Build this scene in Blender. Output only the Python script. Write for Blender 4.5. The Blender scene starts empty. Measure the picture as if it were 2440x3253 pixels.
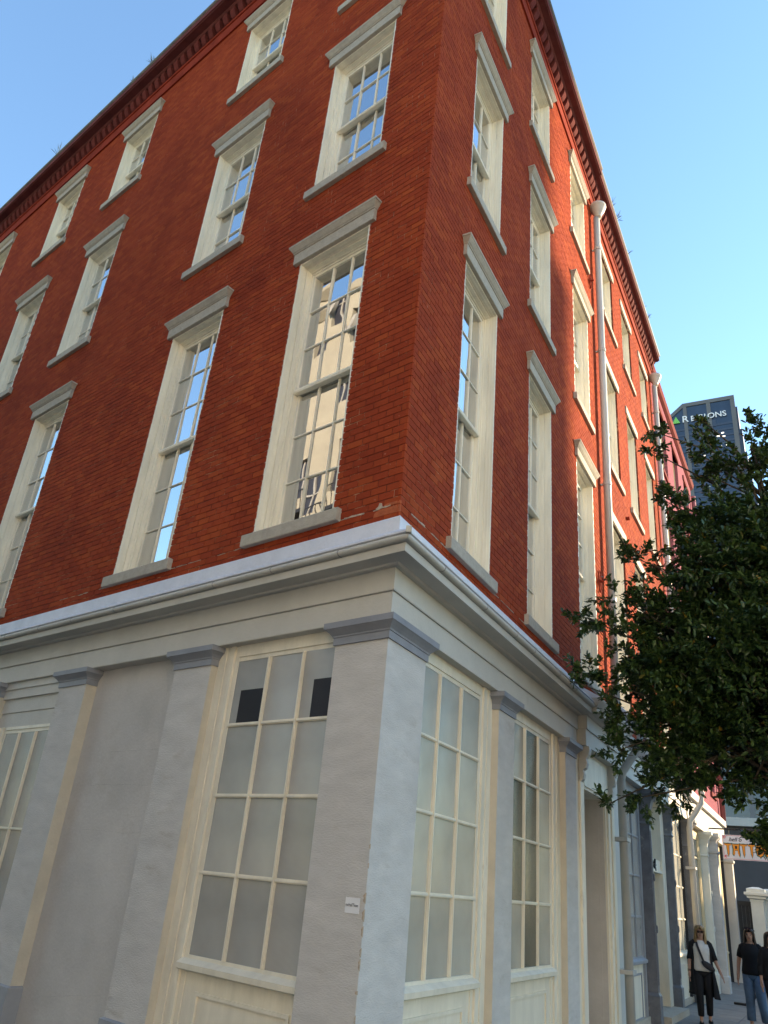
import bpy, bmesh, math, random
import numpy as np
from mathutils import Matrix, Vector, Quaternion

random.seed(7)
RNG = np.random.default_rng(11)
SC = bpy.context.scene
COL = SC.collection

# ------------------------------------------------------------------ camera
cam_d = bpy.data.cameras.new('camera')
cam = bpy.data.objects.new('camera', cam_d)
COL.objects.link(cam)
cam_d.sensor_fit = 'HORIZONTAL'
cam_d.sensor_width = 36.0
cam_d.lens = 36.0 * 2471.076 / 2440.0
cam_d.clip_start = 0.05
cam_d.clip_end = 3000
RIGHT = Vector((0.99595952, -0.01997724, 0.0875531))
DOWN = Vector((0.08760407, 0.43057289, -0.89829423))
FWD = Vector((-0.01975255, 0.90233469, 0.43058325))
CAM = Vector((0.0, -6.716, 1.856))
cam.matrix_world = Matrix(((RIGHT.x, -DOWN.x, -FWD.x, CAM.x), (RIGHT.y, -DOWN.y, -FWD.y, CAM.y),
                           (RIGHT.z, -DOWN.z, -FWD.z, CAM.z), (0, 0, 0, 1)))
SC.camera = cam

# ------------------------------------------------------------------ light
SUN_EL = math.radians(18)
SUN_AZ = Vector((0.92, 0.39, 0)).normalized()
SUN = Vector((SUN_AZ.x * math.cos(SUN_EL), SUN_AZ.y * math.cos(SUN_EL), math.sin(SUN_EL)))
world = bpy.data.worlds.new('World')
SC.world = world
world.use_nodes = True
wn = world.node_tree
wn.nodes.clear()
sky = wn.nodes.new('ShaderNodeTexSky')
sky.sky_type = 'NISHITA'
sky.sun_disc = False
sky.sun_elevation = SUN_EL
sky.sun_rotation = math.atan2(SUN_AZ.x, SUN_AZ.y)
sky.altitude = 0
sky.air_density = 1.4
sky.dust_density = 0.0
sky.ozone_density = 6.0
bg = wn.nodes.new('ShaderNodeBackground')
bg.inputs[1].default_value = 0.128
wo = wn.nodes.new('ShaderNodeOutputWorld')
wn.links.new(sky.outputs[0], bg.inputs[0])
wn.links.new(bg.outputs[0], wo.inputs[0])
sun_d = bpy.data.lights.new('sun', 'SUN')
sun_d.energy = 3.2
sun_d.angle = math.radians(0.5)
sun_d.color = (1.0, 0.85, 0.66)
sun_o = bpy.data.objects.new('sun', sun_d)
COL.objects.link(sun_o)
sun_o.rotation_euler = SUN.to_track_quat('Z', 'Y').to_euler()
sun_o.location = (60, -20, 40)
SC.view_settings.view_transform = 'Standard'
SC.view_settings.look = 'None'
SC.view_settings.gamma = 1.0
SC.view_settings.use_curve_mapping = False
SC.view_settings.exposure = 2.0
SC.view_settings.use_white_balance = True
SC.view_settings.white_balance_temperature = 7900

# ------------------------------------------------------------------ materials
MATS = {}


def mat(name, col, rough=0.7, var=0.0, vscale=6.0, bump=0.0, bscale=40.0, col2=None, spec=0.3, metal=0.0,
        stain=None, stretch=(1, 1, 1), island=0.0):
    """plain painted / stone material: noise colour variation, fine bump, optional stain colour"""
    m = bpy.data.materials.new(name)
    m.use_nodes = True
    nt = m.node_tree
    p = nt.nodes['Principled BSDF']
    p.inputs['Roughness'].default_value = rough
    p.inputs['Specular IOR Level'].default_value = spec
    p.inputs['Metallic'].default_value = metal
    c = (*col, 1)
    p.inputs['Base Color'].default_value = c
    geo = nt.nodes.new('ShaderNodeNewGeometry')
    mp = nt.nodes.new('ShaderNodeMapping')
    mp.inputs['Scale'].default_value = stretch
    nt.links.new(geo.outputs['Position'], mp.inputs['Vector'])
    last = None
    if var > 0 or col2:
        n = nt.nodes.new('ShaderNodeTexNoise')
        n.inputs['Scale'].default_value = vscale
        n.inputs['Detail'].default_value = 6
        n.inputs['Roughness'].default_value = 0.65
        nt.links.new(mp.outputs[0], n.inputs['Vector'])
        r = nt.nodes.new('ShaderNodeValToRGB')
        r.color_ramp.elements[0].position = 0.3
        r.color_ramp.elements[1].position = 0.72
        lo = col2 if col2 else tuple(x * (1 - var) for x in col)
        r.color_ramp.elements[0].color = (*lo, 1)
        hi = col if col2 else tuple(min(1, x * (1 + var * 0.6)) for x in col)
        r.color_ramp.elements[1].color = (*hi, 1)
        nt.links.new(n.outputs['Fac'], r.inputs['Fac'])
        last = r.outputs[0]
    if island > 0:
        mx = nt.nodes.new('ShaderNodeHueSaturation')
        if last:
            nt.links.new(last, mx.inputs['Color'])
        else:
            mx.inputs['Color'].default_value = c
        ma = nt.nodes.new('ShaderNodeMath')
        ma.operation = 'MULTIPLY_ADD'
        nt.links.new(geo.outputs['Random Per Island'], ma.inputs[0])
        ma.inputs[1].default_value = island * 2
        ma.inputs[2].default_value = 1 - island
        nt.links.new(ma.outputs[0], mx.inputs['Value'])
        last = mx.outputs[0]
    if stain:
        scol, sscale, thr = stain
        n2 = nt.nodes.new('ShaderNodeTexNoise')
        n2.inputs['Scale'].default_value = sscale
        n2.inputs['Detail'].default_value = 8
        n2.inputs['Roughness'].default_value = 0.7
        nt.links.new(mp.outputs[0], n2.inputs['Vector'])
        r2 = nt.nodes.new('ShaderNodeValToRGB')
        r2.color_ramp.elements[0].position = thr
        r2.color_ramp.elements[1].position = min(1, thr + 0.16)
        nt.links.new(n2.outputs['Fac'], r2.inputs['Fac'])
        mix = nt.nodes.new('ShaderNodeMix')
        mix.data_type = 'RGBA'
        nt.links.new(r2.outputs[0], mix.inputs[0])
        if last:
            nt.links.new(last, mix.inputs[6])
        else:
            mix.inputs[6].default_value = c
        mix.inputs[7].default_value = (*scol, 1)
        last = mix.outputs[2]
    if last:
        nt.links.new(last, p.inputs['Base Color'])
    if bump > 0:
        n3 = nt.nodes.new('ShaderNodeTexNoise')
        n3.inputs['Scale'].default_value = bscale
        n3.inputs['Detail'].default_value = 5
        nt.links.new(mp.outputs[0], n3.inputs['Vector'])
        b = nt.nodes.new('ShaderNodeBump')
        b.inputs['Strength'].default_value = bump
        b.inputs['Distance'].default_value = 0.01
        nt.links.new(n3.outputs['Fac'], b.inputs['Height'])
        nt.links.new(b.outputs[0], p.inputs['Normal'])
    MATS[name] = m
    return m


def brick_mat(name, obj_random):
    m = bpy.data.materials.new(name)
    m.use_nodes = True
    nt = m.node_tree
    p = nt.nodes['Principled BSDF']
    p.inputs['Roughness'].default_value = 0.9
    p.inputs['Specular IOR Level'].default_value = 0.06
    geo = nt.nodes.new('ShaderNodeNewGeometry')
    if obj_random:
        oi = nt.nodes.new('ShaderNodeObjectInfo')
        rnd = oi.outputs['Random']
    else:
        rnd = geo.outputs['Random Per Island']
    r = nt.nodes.new('ShaderNodeValToRGB')
    e = r.color_ramp.elements
    e[0].position = 0.0
    e[0].color = (0.285, 0.045, 0.0185, 1)
    e[1].position = 1.0
    e[1].color = (0.38, 0.071, 0.0235, 1)
    a = e.new(0.45)
    a.color = (0.325, 0.053, 0.021, 1)
    a = e.new(0.8)
    a.color = (0.345, 0.059, 0.0215, 1)
    nt.links.new(rnd, r.inputs['Fac'])
    n = nt.nodes.new('ShaderNodeTexNoise')
    n.inputs['Scale'].default_value = 0.75
    n.inputs['Detail'].default_value = 9
    n.inputs['Roughness'].default_value = 0.72
    nt.links.new(geo.outputs['Position'], n.inputs['Vector'])
    r2 = nt.nodes.new('ShaderNodeValToRGB')
    r2.color_ramp.elements[0].position = 0.34
    r2.color_ramp.elements[0].color = (0.76, 0.72, 0.78, 1)
    r2.color_ramp.elements[1].position = 0.68
    r2.color_ramp.elements[1].color = (1.12, 1.14, 1.08, 1)
    nt.links.new(n.outputs['Fac'], r2.inputs['Fac'])
    mx = nt.nodes.new('ShaderNodeMix')
    mx.data_type = 'RGBA'
    mx.blend_type = 'MULTIPLY'
    mx.inputs[0].default_value = 1
    nt.links.new(r.outputs[0], mx.inputs[6])
    nt.links.new(r2.outputs[0], mx.inputs[7])
    # weathered lime specks
    n4 = nt.nodes.new('ShaderNodeTexNoise')
    n4.inputs['Scale'].default_value = 22
    n4.inputs['Detail'].default_value = 3
    nt.links.new(geo.outputs['Position'], n4.inputs['Vector'])
    r4 = nt.nodes.new('ShaderNodeValToRGB')
    r4.color_ramp.elements[0].position = 0.70
    r4.color_ramp.elements[1].position = 0.82
    nt.links.new(n4.outputs['Fac'], r4.inputs['Fac'])
    mx2 = nt.nodes.new('ShaderNodeMix')
    mx2.data_type = 'RGBA'
    nt.links.new(r4.outputs[0], mx2.inputs[0])
    nt.links.new(mx.outputs[2], mx2.inputs[6])
    mx2.inputs[7].default_value = (0.40, 0.17, 0.12, 1)
    nt.links.new(mx2.outputs[2], p.inputs['Base Color'])
    n3 = nt.nodes.new('ShaderNodeTexNoise')
    n3.inputs['Scale'].default_value = 60
    n3.inputs['Detail'].default_value = 4
    nt.links.new(geo.outputs['Position'], n3.inputs['Vector'])
    b = nt.nodes.new('ShaderNodeBump')
    b.inputs['Strength'].default_value = 0.5
    b.inputs['Distance'].default_value = 0.008
    nt.links.new(n3.outputs['Fac'], b.inputs['Height'])
    nt.links.new(b.outputs[0], p.inputs['Normal'])
    MATS[name] = m


def glass_mat(name, fac, tint=(0.75, 0.8, 0.78), rough=0.01, bump=0.06):
    m = bpy.data.materials.new(name)
    m.use_nodes = True
    nt = m.node_tree
    nt.nodes.clear()
    out = nt.nodes.new('ShaderNodeOutputMaterial')
    tr = nt.nodes.new('ShaderNodeBsdfTransparent')
    tr.inputs[0].default_value = (*tint, 1)
    gl = nt.nodes.new('ShaderNodeBsdfGlossy')
    gl.inputs['Roughness'].default_value = rough
    gl.inputs['Color'].default_value = (0.95, 0.97, 1, 1)
    fr = nt.nodes.new('ShaderNodeFresnel')
    fr.inputs[0].default_value = 1.5
    ma = nt.nodes.new('ShaderNodeMath')
    ma.operation = 'MULTIPLY_ADD'
    ma.inputs[1].default_value = 1 - fac
    ma.inputs[2].default_value = fac
    nt.links.new(fr.outputs[0], ma.inputs[0])
    mx = nt.nodes.new('ShaderNodeMixShader')
    nt.links.new(ma.outputs[0], mx.inputs[0])
    nt.links.new(tr.outputs[0], mx.inputs[1])
    nt.links.new(gl.outputs[0], mx.inputs[2])
    nt.links.new(mx.outputs[0], out.inputs[0])
    geo = nt.nodes.new('ShaderNodeNewGeometry')
    n = nt.nodes.new('ShaderNodeTexNoise')
    n.inputs['Scale'].default_value = 2.2
    n.inputs['Detail'].default_value = 1
    nt.links.new(geo.outputs['Position'], n.inputs['Vector'])
    b = nt.nodes.new('ShaderNodeBump')
    b.inputs['Strength'].default_value = bump
    b.inputs['Distance'].default_value = 0.05
    nt.links.new(n.outputs['Fac'], b.inputs['Height'])
    nt.links.new(b.outputs[0], gl.inputs['Normal'])
    MATS[name] = m


def reeded_mat(name, col):
    """obscured shop glass, vertical reeds"""
    m = bpy.data.materials.new(name)
    m.use_nodes = True
    nt = m.node_tree
    p = nt.nodes['Principled BSDF']
    p.inputs['Roughness'].default_value = 0.2
    p.inputs['Specular IOR Level'].default_value = 1.0
    tc = nt.nodes.new('ShaderNodeTexCoord')
    n = nt.nodes.new('ShaderNodeTexNoise')
    n.inputs['Scale'].default_value = 1.6
    n.inputs['Detail'].default_value = 3
    nt.links.new(tc.outputs['Object'], n.inputs['Vector'])
    oi = nt.nodes.new('ShaderNodeObjectInfo')
    ad = nt.nodes.new('ShaderNodeMath')
    ad.operation = 'MULTIPLY_ADD'
    nt.links.new(oi.outputs['Random'], ad.inputs[0])
    ad.inputs[1].default_value = 0.35
    nt.links.new(n.outputs['Fac'], ad.inputs[2])
    r = nt.nodes.new('ShaderNodeValToRGB')
    r.color_ramp.elements[0].position = 0.3
    r.color_ramp.elements[0].color = (*(x * 0.72 for x in col), 1)
    r.color_ramp.elements[1].position = 0.95
    r.color_ramp.elements[1].color = (*(min(1, x * 1.22) for x in col), 1)
    nt.links.new(ad.outputs[0], r.inputs['Fac'])
    nt.links.new(r.outputs[0], p.inputs['Base Color'])
    w = nt.nodes.new('ShaderNodeTexWave')
    w.bands_direction = 'X'
    w.inputs['Scale'].default_value = 24
    nt.links.new(tc.outputs['Object'], w.inputs['Vector'])
    b = nt.nodes.new('ShaderNodeBump')
    b.inputs['Strength'].default_value = 0.55
    b.inputs['Distance'].default_value = 0.006
    nt.links.new(w.outputs['Fac'], b.inputs['Height'])
    nt.links.new(b.outputs[0], p.inputs['Normal'])
    MATS[name] = m


def leaf_mat():
    m = bpy.data.materials.new('leaf')
    m.use_nodes = True
    nt = m.node_tree
    p = nt.nodes['Principled BSDF']
    p.inputs['Roughness'].default_value = 0.38
    p.inputs['Specular IOR Level'].default_value = 0.45
    geo = nt.nodes.new('ShaderNodeNewGeometry')
    r = nt.nodes.new('ShaderNodeValToRGB')
    e = r.color_ramp.elements
    e[0].color = (0.020, 0.046, 0.013, 1)
    e[1].position = 1.0
    e[1].color = (0.30, 0.17, 0.02, 1)
    for pos, c in ((0.5, (0.034, 0.072, 0.018, 1)), (0.9, (0.065, 0.115, 0.026, 1)), (0.985, (0.075, 0.12, 0.025, 1))):
        a = e.new(pos)
        a.color = c
    nt.links.new(geo.outputs['Random Per Island'], r.inputs['Fac'])
    nt.links.new(r.outputs[0], p.inputs['Base Color'])
    MATS['leaf'] = m


def paver_brick_mat(name, c1, c2, mort, d):
    """brick pattern for walls too far off to tell the bricks apart; d = horizontal direction of the wall"""
    m = bpy.data.materials.new(name)
    m.use_nodes = True
    nt = m.node_tree
    p = nt.nodes['Principled BSDF']
    p.inputs['Roughness'].default_value = 0.95
    p.inputs['Specular IOR Level'].default_value = 0.03
    geo = nt.nodes.new('ShaderNodeNewGeometry')
    dot = nt.nodes.new('ShaderNodeVectorMath')
    dot.operation = 'DOT_PRODUCT'
    dot.inputs[1].default_value = (d[0], d[1], 0)
    nt.links.new(geo.outputs['Position'], dot.inputs[0])
    sep = nt.nodes.new('ShaderNodeSeparateXYZ')
    nt.links.new(geo.outputs['Position'], sep.inputs[0])
    cmb = nt.nodes.new('ShaderNodeCombineXYZ')
    nt.links.new(dot.outputs['Value'], cmb.inputs[0])
    nt.links.new(sep.outputs[2], cmb.inputs[1])
    bt = nt.nodes.new('ShaderNodeTexBrick')
    bt.inputs['Scale'].default_value = 1
    bt.inputs['Brick Width'].default_value = 0.21
    bt.inputs['Row Height'].default_value = 0.083
    bt.inputs['Mortar Size'].default_value = 0.012
    bt.inputs['Color1'].default_value = (*c1, 1)
    bt.inputs['Color2'].default_value = (*c2, 1)
    bt.inputs['Mortar'].default_value = (*mort, 1)
    nt.links.new(cmb.outputs[0], bt.inputs['Vector'])
    nt.links.new(bt.outputs['Color'], p.inputs['Base Color'])
    b = nt.nodes.new('ShaderNodeBump')
    b.inputs['Strength'].default_value = 0.4
    b.inputs['Distance'].default_value = 0.01
    b.invert = True
    nt.links.new(bt.outputs['Fac'], b.inputs['Height'])
    nt.links.new(b.outputs[0], p.inputs['Normal'])
    MATS[name] = m


DL = Vector((-0.75563366, 0.65499449, 0))
DR = Vector((0.47816979, 0.87826742, 0))
NL = Vector((-0.65499449, -0.75563366, 0))
NR = Vector((0.87826742, -0.47816979, 0))

brick_mat('brick', False)
brick_mat('brick_single', True)
mat('mortar', (0.12, 0.022, 0.011), 0.9, bump=0.5, bscale=80, stain=((0.62, 0.36, 0.22), 2.6, 0.52), var=0.3, vscale=9)
mat('red_paint', (0.27, 0.040, 0.022), 0.85, spec=0.06, var=0.3, vscale=3, bump=0.3)
mat('red_dark', (0.15, 0.035, 0.03), 0.85, spec=0.06, var=0.25, vscale=3, bump=0.2)
mat('fascia', (0.15, 0.045, 0.042), 0.85, spec=0.08, var=0.3, vscale=2.5, bump=0.2)
mat('lip', (0.16, 0.15, 0.13), 0.6, var=0.4, vscale=4)
mat('stone', (0.43, 0.38, 0.305), 0.85, var=0.14, vscale=14, bump=0.7, bscale=90, stain=((0.35, 0.305, 0.245), 2.2, 0.56))
mat('stone_pale', (0.50, 0.46, 0.38), 0.85, var=0.25, vscale=14, bump=0.6, bscale=90)
mat('cream', (0.82, 0.76, 0.62), 0.5, var=0.16, vscale=5, bump=0.25, bscale=30, stretch=(1, 1, 0.18),
    stain=((0.50, 0.43, 0.33), 4, 0.66))
mat('cream_shop', (0.74, 0.68, 0.55), 0.5, var=0.14, vscale=5, bump=0.35, bscale=35, stretch=(1, 1, 0.25),
    stain=((0.38, 0.31, 0.24), 5, 0.63))
mat('grey_stucco', (0.54, 0.515, 0.48), 0.75, var=0.14, vscale=2.2, bump=0.45, bscale=34, stretch=(1, 1, 3.2),
    stain=((0.41, 0.37, 0.32), 1.5, 0.585))
mat('grey_panel', (0.50, 0.47, 0.435), 0.75, var=0.14, vscale=1.4, bump=0.35, bscale=30,
    stain=((0.43, 0.395, 0.355), 1.1, 0.57))
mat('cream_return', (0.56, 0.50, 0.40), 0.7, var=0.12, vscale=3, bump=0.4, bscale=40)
mat('entab', (0.52, 0.50, 0.45), 0.65, var=0.1, vscale=1.6, bump=0.25, bscale=30, stain=((0.42, 0.39, 0.34), 1.2, 0.6))
mat('entab_dark', (0.30, 0.29, 0.275), 0.65, var=0.12, vscale=3)
mat('cap_blue', (0.25, 0.26, 0.285), 0.6, var=0.12, vscale=4, bump=0.2)
mat('ledge', (0.63, 0.64, 0.68), 0.6, var=0.12, vscale=3, bump=0.7, bscale=22, stain=((0.46, 0.45, 0.45), 2.5, 0.66))
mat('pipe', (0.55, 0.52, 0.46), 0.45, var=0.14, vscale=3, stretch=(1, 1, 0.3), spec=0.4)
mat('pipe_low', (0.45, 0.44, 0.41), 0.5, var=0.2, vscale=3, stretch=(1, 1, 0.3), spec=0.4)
mat('pipe_pink', (0.42, 0.14, 0.13), 0.5, var=0.15, vscale=3)
glass_mat('glass', 0.58, bump=0.022)
glass_mat('glass_clear', 0.22, tint=(0.62, 0.66, 0.62))
reeded_mat('reeded', (0.37, 0.36, 0.33))
reeded_mat('frost', (0.38, 0.37, 0.315))
reeded_mat('pane_tree_reflection', (0.075, 0.08, 0.06))  # dark tree reflection of clear panes put into the colour
mat('dark', (0.035, 0.036, 0.04), 0.8)
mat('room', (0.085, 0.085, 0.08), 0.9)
mat('navy_card', (0.025, 0.027, 0.04), 0.45, spec=0.5)
mat('curtain', (0.70, 0.72, 0.72), 0.85, var=0.08, vscale=4)
mat('asphalt', (0.055, 0.055, 0.056), 0.9, var=0.3, vscale=8, bump=0.5, bscale=120)
mat('concrete', (0.17, 0.165, 0.155), 0.9, var=0.25, vscale=4, bump=0.4, bscale=60)
mat('slab', (0.205, 0.195, 0.175), 0.88, var=0.2, vscale=2.2, bump=0.4, bscale=60, stain=((0.12, 0.115, 0.105), 1.6, 0.58))
mat('kerb', (0.28, 0.275, 0.26), 0.9, var=0.2, vscale=5)
mat('bark', (0.10, 0.078, 0.055), 0.9, var=0.4, vscale=9, bump=0.9, bscale=25, stretch=(1, 1, 0.3))
leaf_mat()
paver_brick_mat('pink_brick', (0.34, 0.115, 0.14), (0.29, 0.095, 0.118), (0.25, 0.098, 0.115), DR)
mat('pink_lintel', (0.22, 0.055, 0.05), 0.9, var=0.2, spec=0.04)
mat('cream_yellow', (0.68, 0.56, 0.34), 0.5, var=0.15, vscale=4, stretch=(1, 1, 0.2))
mat('grey_blue', (0.30, 0.31, 0.325), 0.6, var=0.15, vscale=3)
mat('dark_column', (0.15, 0.155, 0.17), 0.5, var=0.3, vscale=5, stain=((0.45, 0.42, 0.36), 6, 0.60))
mat('door_cream', (0.62, 0.57, 0.44), 0.5, var=0.12, vscale=4)
mat('tower_stone', (0.16, 0.16, 0.165), 0.7, var=0.1, vscale=0.3)
mat('tower_glass', (0.032, 0.050, 0.085), 0.12, var=0.25, vscale=0.25, spec=0.6)  # distance haze is put into this lighter, bluer base colour
mat('tower_band', (0.045, 0.06, 0.095), 0.35, spec=0.5)
mat('sign_white', (0.9, 0.9, 0.9), 0.5)
mat('sign_green', (0.16, 0.55, 0.10), 0.5)
mat('sign_green_pale', (0.35, 0.75, 0.25), 0.5)
mat('board_white', (0.66, 0.68, 0.74), 0.4, var=0.06, vscale=3)
mat('orange', (0.75, 0.28, 0.035), 0.5)
mat('ink', (0.015, 0.015, 0.02), 0.6)
mat('teal', (0.10, 0.38, 0.33), 0.5)
mat('iron', (0.022, 0.022, 0.024), 0.5)
mat('post_white', (0.68, 0.70, 0.63), 0.6, var=0.1, vscale=3)
mat('fence_dark', (0.035, 0.036, 0.036), 0.6, var=0.3, vscale=4)
mat('far_grey', (0.115, 0.118, 0.12), 0.8, var=0.15, vscale=0.8)
mat('stone_sunny', (0.30, 0.275, 0.225), 0.85, var=0.12, vscale=1.2, bump=0.4, bscale=20)
mat('plaster_white', (0.82, 0.77, 0.70), 0.8, var=0.08, vscale=1.0)
mat('plaster_sunny', (0.84, 0.74, 0.56), 0.8, var=0.08, vscale=1.0)
mat('balcony', (0.55, 0.54, 0.52), 0.7)
mat('lime', (0.44, 0.35, 0.26), 0.9, var=0.3, vscale=20, bump=0.8, bscale=60)
mat('bare_brick', (0.42, 0.10, 0.035), 0.85, var=0.25, vscale=12, bump=0.6, bscale=60)
mat('skin', (0.42, 0.24, 0.17), 0.55, var=0.08, vscale=15)
mat('lips', (0.32, 0.11, 0.10), 0.5)
mat('hair_blonde', (0.30, 0.18, 0.075), 0.5, var=0.4, vscale=30, stretch=(1, 1, 0.15))
mat('hair_dark', (0.030, 0.018, 0.013), 0.45, var=0.4, vscale=30, stretch=(1, 1, 0.15))
mat('cloth_black', (0.012, 0.012, 0.014), 0.9, bump=0.2, bscale=40)
mat('cloth_white', (0.60, 0.575, 0.53), 0.85, var=0.1, vscale=9, bump=0.5, bscale=14)
mat('denim', (0.10, 0.17, 0.27), 0.85, var=0.35, vscale=5, bump=0.3, bscale=60)
mat('bag', (0.022, 0.020, 0.024), 0.55, bump=0.2)
mat('lens', (0.02, 0.008, 0.007), 0.45, spec=0.2)
mat('paper', (0.72, 0.72, 0.72), 0.5)
mat('weed', (0.07, 0.085, 0.04), 0.8, var=0.3, vscale=20)
mat('red_sticker', (0.6, 0.03, 0.04), 0.5)

# ------------------------------------------------------------------ mesh helpers


class MB:
    def __init__(self):
        self.v, self.f, self.m = [], [], []

    def add(self, vs, fs, mi=0):
        b = len(self.v)
        self.v.extend([tuple(x) for x in vs])
        self.f.extend([tuple(b + i for i in f) for f in fs])
        self.m.extend([mi] * len(fs))
        return self

    def box(self, x0, x1, y0, y1, z0, z1, mi=0):
        vs = [(x, y, z) for z in (z0, z1) for y in (y0, y1) for x in (x0, x1)]
        return self.add(vs, [(0, 2, 3, 1), (4, 5, 7, 6), (0, 1, 5, 4), (2, 6, 7, 3), (0, 4, 6, 2), (1, 3, 7, 5)], mi)

    def loft(self, rects, mi=0):
        """stack of (x0,x1,y0,y1,z) rectangles"""
        vs, fs = [], []
        for (x0, x1, y0, y1, z) in rects:
            vs += [(x0, y0, z), (x1, y0, z), (x1, y1, z), (x0, y1, z)]
        for i in range(len(rects) - 1):
            a = 4 * i
            for k in range(4):
                fs.append((a + k, a + (k + 1) % 4, a + 4 + (k + 1) % 4, a + 4 + k))
        n = 4 * (len(rects) - 1)
        fs += [(0, 3, 2, 1), (n, n + 1, n + 2, n + 3)]
        return self.add(vs, fs, mi)

    def rings(self, rings, mi=0, cap=True):
        """rings: list of equal-length point lists (closed loops)"""
        n = len(rings[0])
        vs = [p for r in rings for p in r]
        fs = []
        for i in range(len(rings) - 1):
            for k in range(n):
                fs.append((i * n + k, i * n + (k + 1) % n, (i + 1) * n + (k + 1) % n, (i + 1) * n + k))
        if cap:
            fs.append(tuple(range(n - 1, -1, -1)))
            fs.append(tuple((len(rings) - 1) * n + k for k in range(n)))
        return self.add(vs, fs, mi)

    def tube(self, pts, r, n=10, mi=0):
        pts = [Vector(p) for p in pts]
        if not isinstance(r, (list, tuple)):
            r = [r] * len(pts)
        rs = []
        up = Vector((0.31, 0.17, 0.93))
        for i, p in enumerate(pts):
            t = (pts[min(i + 1, len(pts) - 1)] - pts[max(i - 1, 0)]).normalized()
            a = t.cross(up)
            if a.length < 0.05:
                a = t.cross(Vector((1, 0, 0)))
            a.normalize()
            b = t.cross(a)
            rs.append([p + (a * math.cos(2 * math.pi * k / n) + b * math.sin(2 * math.pi * k / n)) * r[i] for k in range(n)])
        return self.rings(rs, mi)

    def mesh(self, name, mats, smooth=False, fix=True):
        me = bpy.data.meshes.new(name)
        me.from_pydata(self.v, [], self.f)
        if not isinstance(mats, (list, tuple)):
            mats = [mats]
        for m in mats:
            me.materials.append(MATS[m])
        me.polygons.foreach_set('material_index', self.m)
        if fix:
            bm = bmesh.new()
            bm.from_mesh(me)
            bmesh.ops.recalc_face_normals(bm, faces=bm.faces)
            bm.to_mesh(me)
            bm.free()
        if smooth:
            me.polygons.foreach_set('use_smooth', [True] * len(me.polygons))
        me.update()
        return me


def obj(name, me, parent=None, mw=None):
    """link a mesh object; mw = world matrix (default identity)"""
    o = bpy.data.objects.new(name, me)
    COL.objects.link(o)
    mw = mw if mw is not None else Matrix.Identity(4)
    if parent is not None:
        o.parent = parent
        o.matrix_parent_inverse = Matrix.Identity(4)
        mw_l = wm(parent).inverted() @ mw
        o.matrix_basis = mw_l
        WM[o.name] = mw.copy()
    else:
        o.matrix_basis = mw
        WM[o.name] = mw.copy()
    return o


WM = {}


def wm(o):
    return WM[o.name]


def thing(name, label, cat, loc=(0, 0, 0), group=None):
    o = bpy.data.objects.new(name, None)
    COL.objects.link(o)
    o.empty_display_size = 0.3
    o.location = loc
    WM[o.name] = Matrix.Translation(Vector(loc))
    return tag(o, label, cat, group)


def tag(o, label=None, cat=None, group=None, kind=None):
    if label:
        o['label'] = label
    if cat:
        o['category'] = cat
    if group:
        o['group'] = group
    if kind:
        o['kind'] = kind
    return o


class Frame:
    """facade frame: x to the viewer's left, y outward, z up; s runs away from the street corner"""

    def __init__(self, xdir, n, sgn):
        self.sgn = sgn
        self.M = Matrix(((xdir.x, n.x, 0, 0), (xdir.y, n.y, 0, 0), (0, 0, 1, 0), (0, 0, 0, 1)))

    def at(self, s, o, z):
        return self.M @ Matrix.Translation((self.sgn * s, o, z))

    def P(self, s, o, z):
        return self.M @ Vector((self.sgn * s, o, z))

    def xs(self, s0, s1):
        a, b = self.sgn * s0, self.sgn * s1
        return (min(a, b), max(a, b))

    def box(self, mb, s0, s1, o0, o1, z0, z1, mi=0):
        x0, x1 = self.xs(s0, s1)
        return mb.box(x0, x1, o0, o1, z0, z1, mi)

    def loft(self, mb, rects, mi=0):
        return mb.loft([(*self.xs(a, b), c, d, z) for a, b, c, d, z in rects], mi)

    def run(self, mb, prof, s0, s1, mitre=False, mi=0):
        """extrude closed (o,z) profile from s0 to s1; mitred at the street corner"""
        k = 1.2431 if mitre else 0.0
        r0 = [(self.sgn * (s0 - k * o), o, z) for o, z in prof]
        r1 = [(self.sgn * s1, o, z) for o, z in prof]
        return mb.rings([r0, r1], mi)

    def part(self, name, mb, mats, parent, smooth=False):
        return obj(name, mb.mesh(name, mats, smooth), parent, self.M.copy())


FL = Frame(DL, NL, 1)
FR = Frame(-DR, NR, -1)

# ------------------------------------------------------------------ ground
mb = MB()
mb.add([(-400, -400, -0.15), (500, -400, -0.15), (500, 700, -0.15), (-400, 700, -0.15)], [(0, 1, 2, 3)])
street = tag(obj('street', mb.mesh('street', 'asphalt', fix=False)), kind='structure')


def off_corner(o):
    return FL.P(-1.2431 * o, o, 0)


def walk_prism(o, z0, z1, ln=60):
    a = off_corner(o)
    pts = [FL.P(ln, o, 0), a, FR.P(ln, o, 0), FR.P(ln, -0.6, 0), off_corner(-0.6), FL.P(ln, -0.6, 0)]
    vs = [(p.x, p.y, z) for z in (z0, z1) for p in pts]
    n = 6
    fs = [(5, 4, 1, 0), (4, 3, 2, 1), (6, 7, 10, 11), (7, 8, 9, 10)]
    fs += [(k, (k + 1) % n, n + (k + 1) % n, n + k) for k in range(n)]
    m = MB()
    m.add(vs, fs)
    return m


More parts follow.
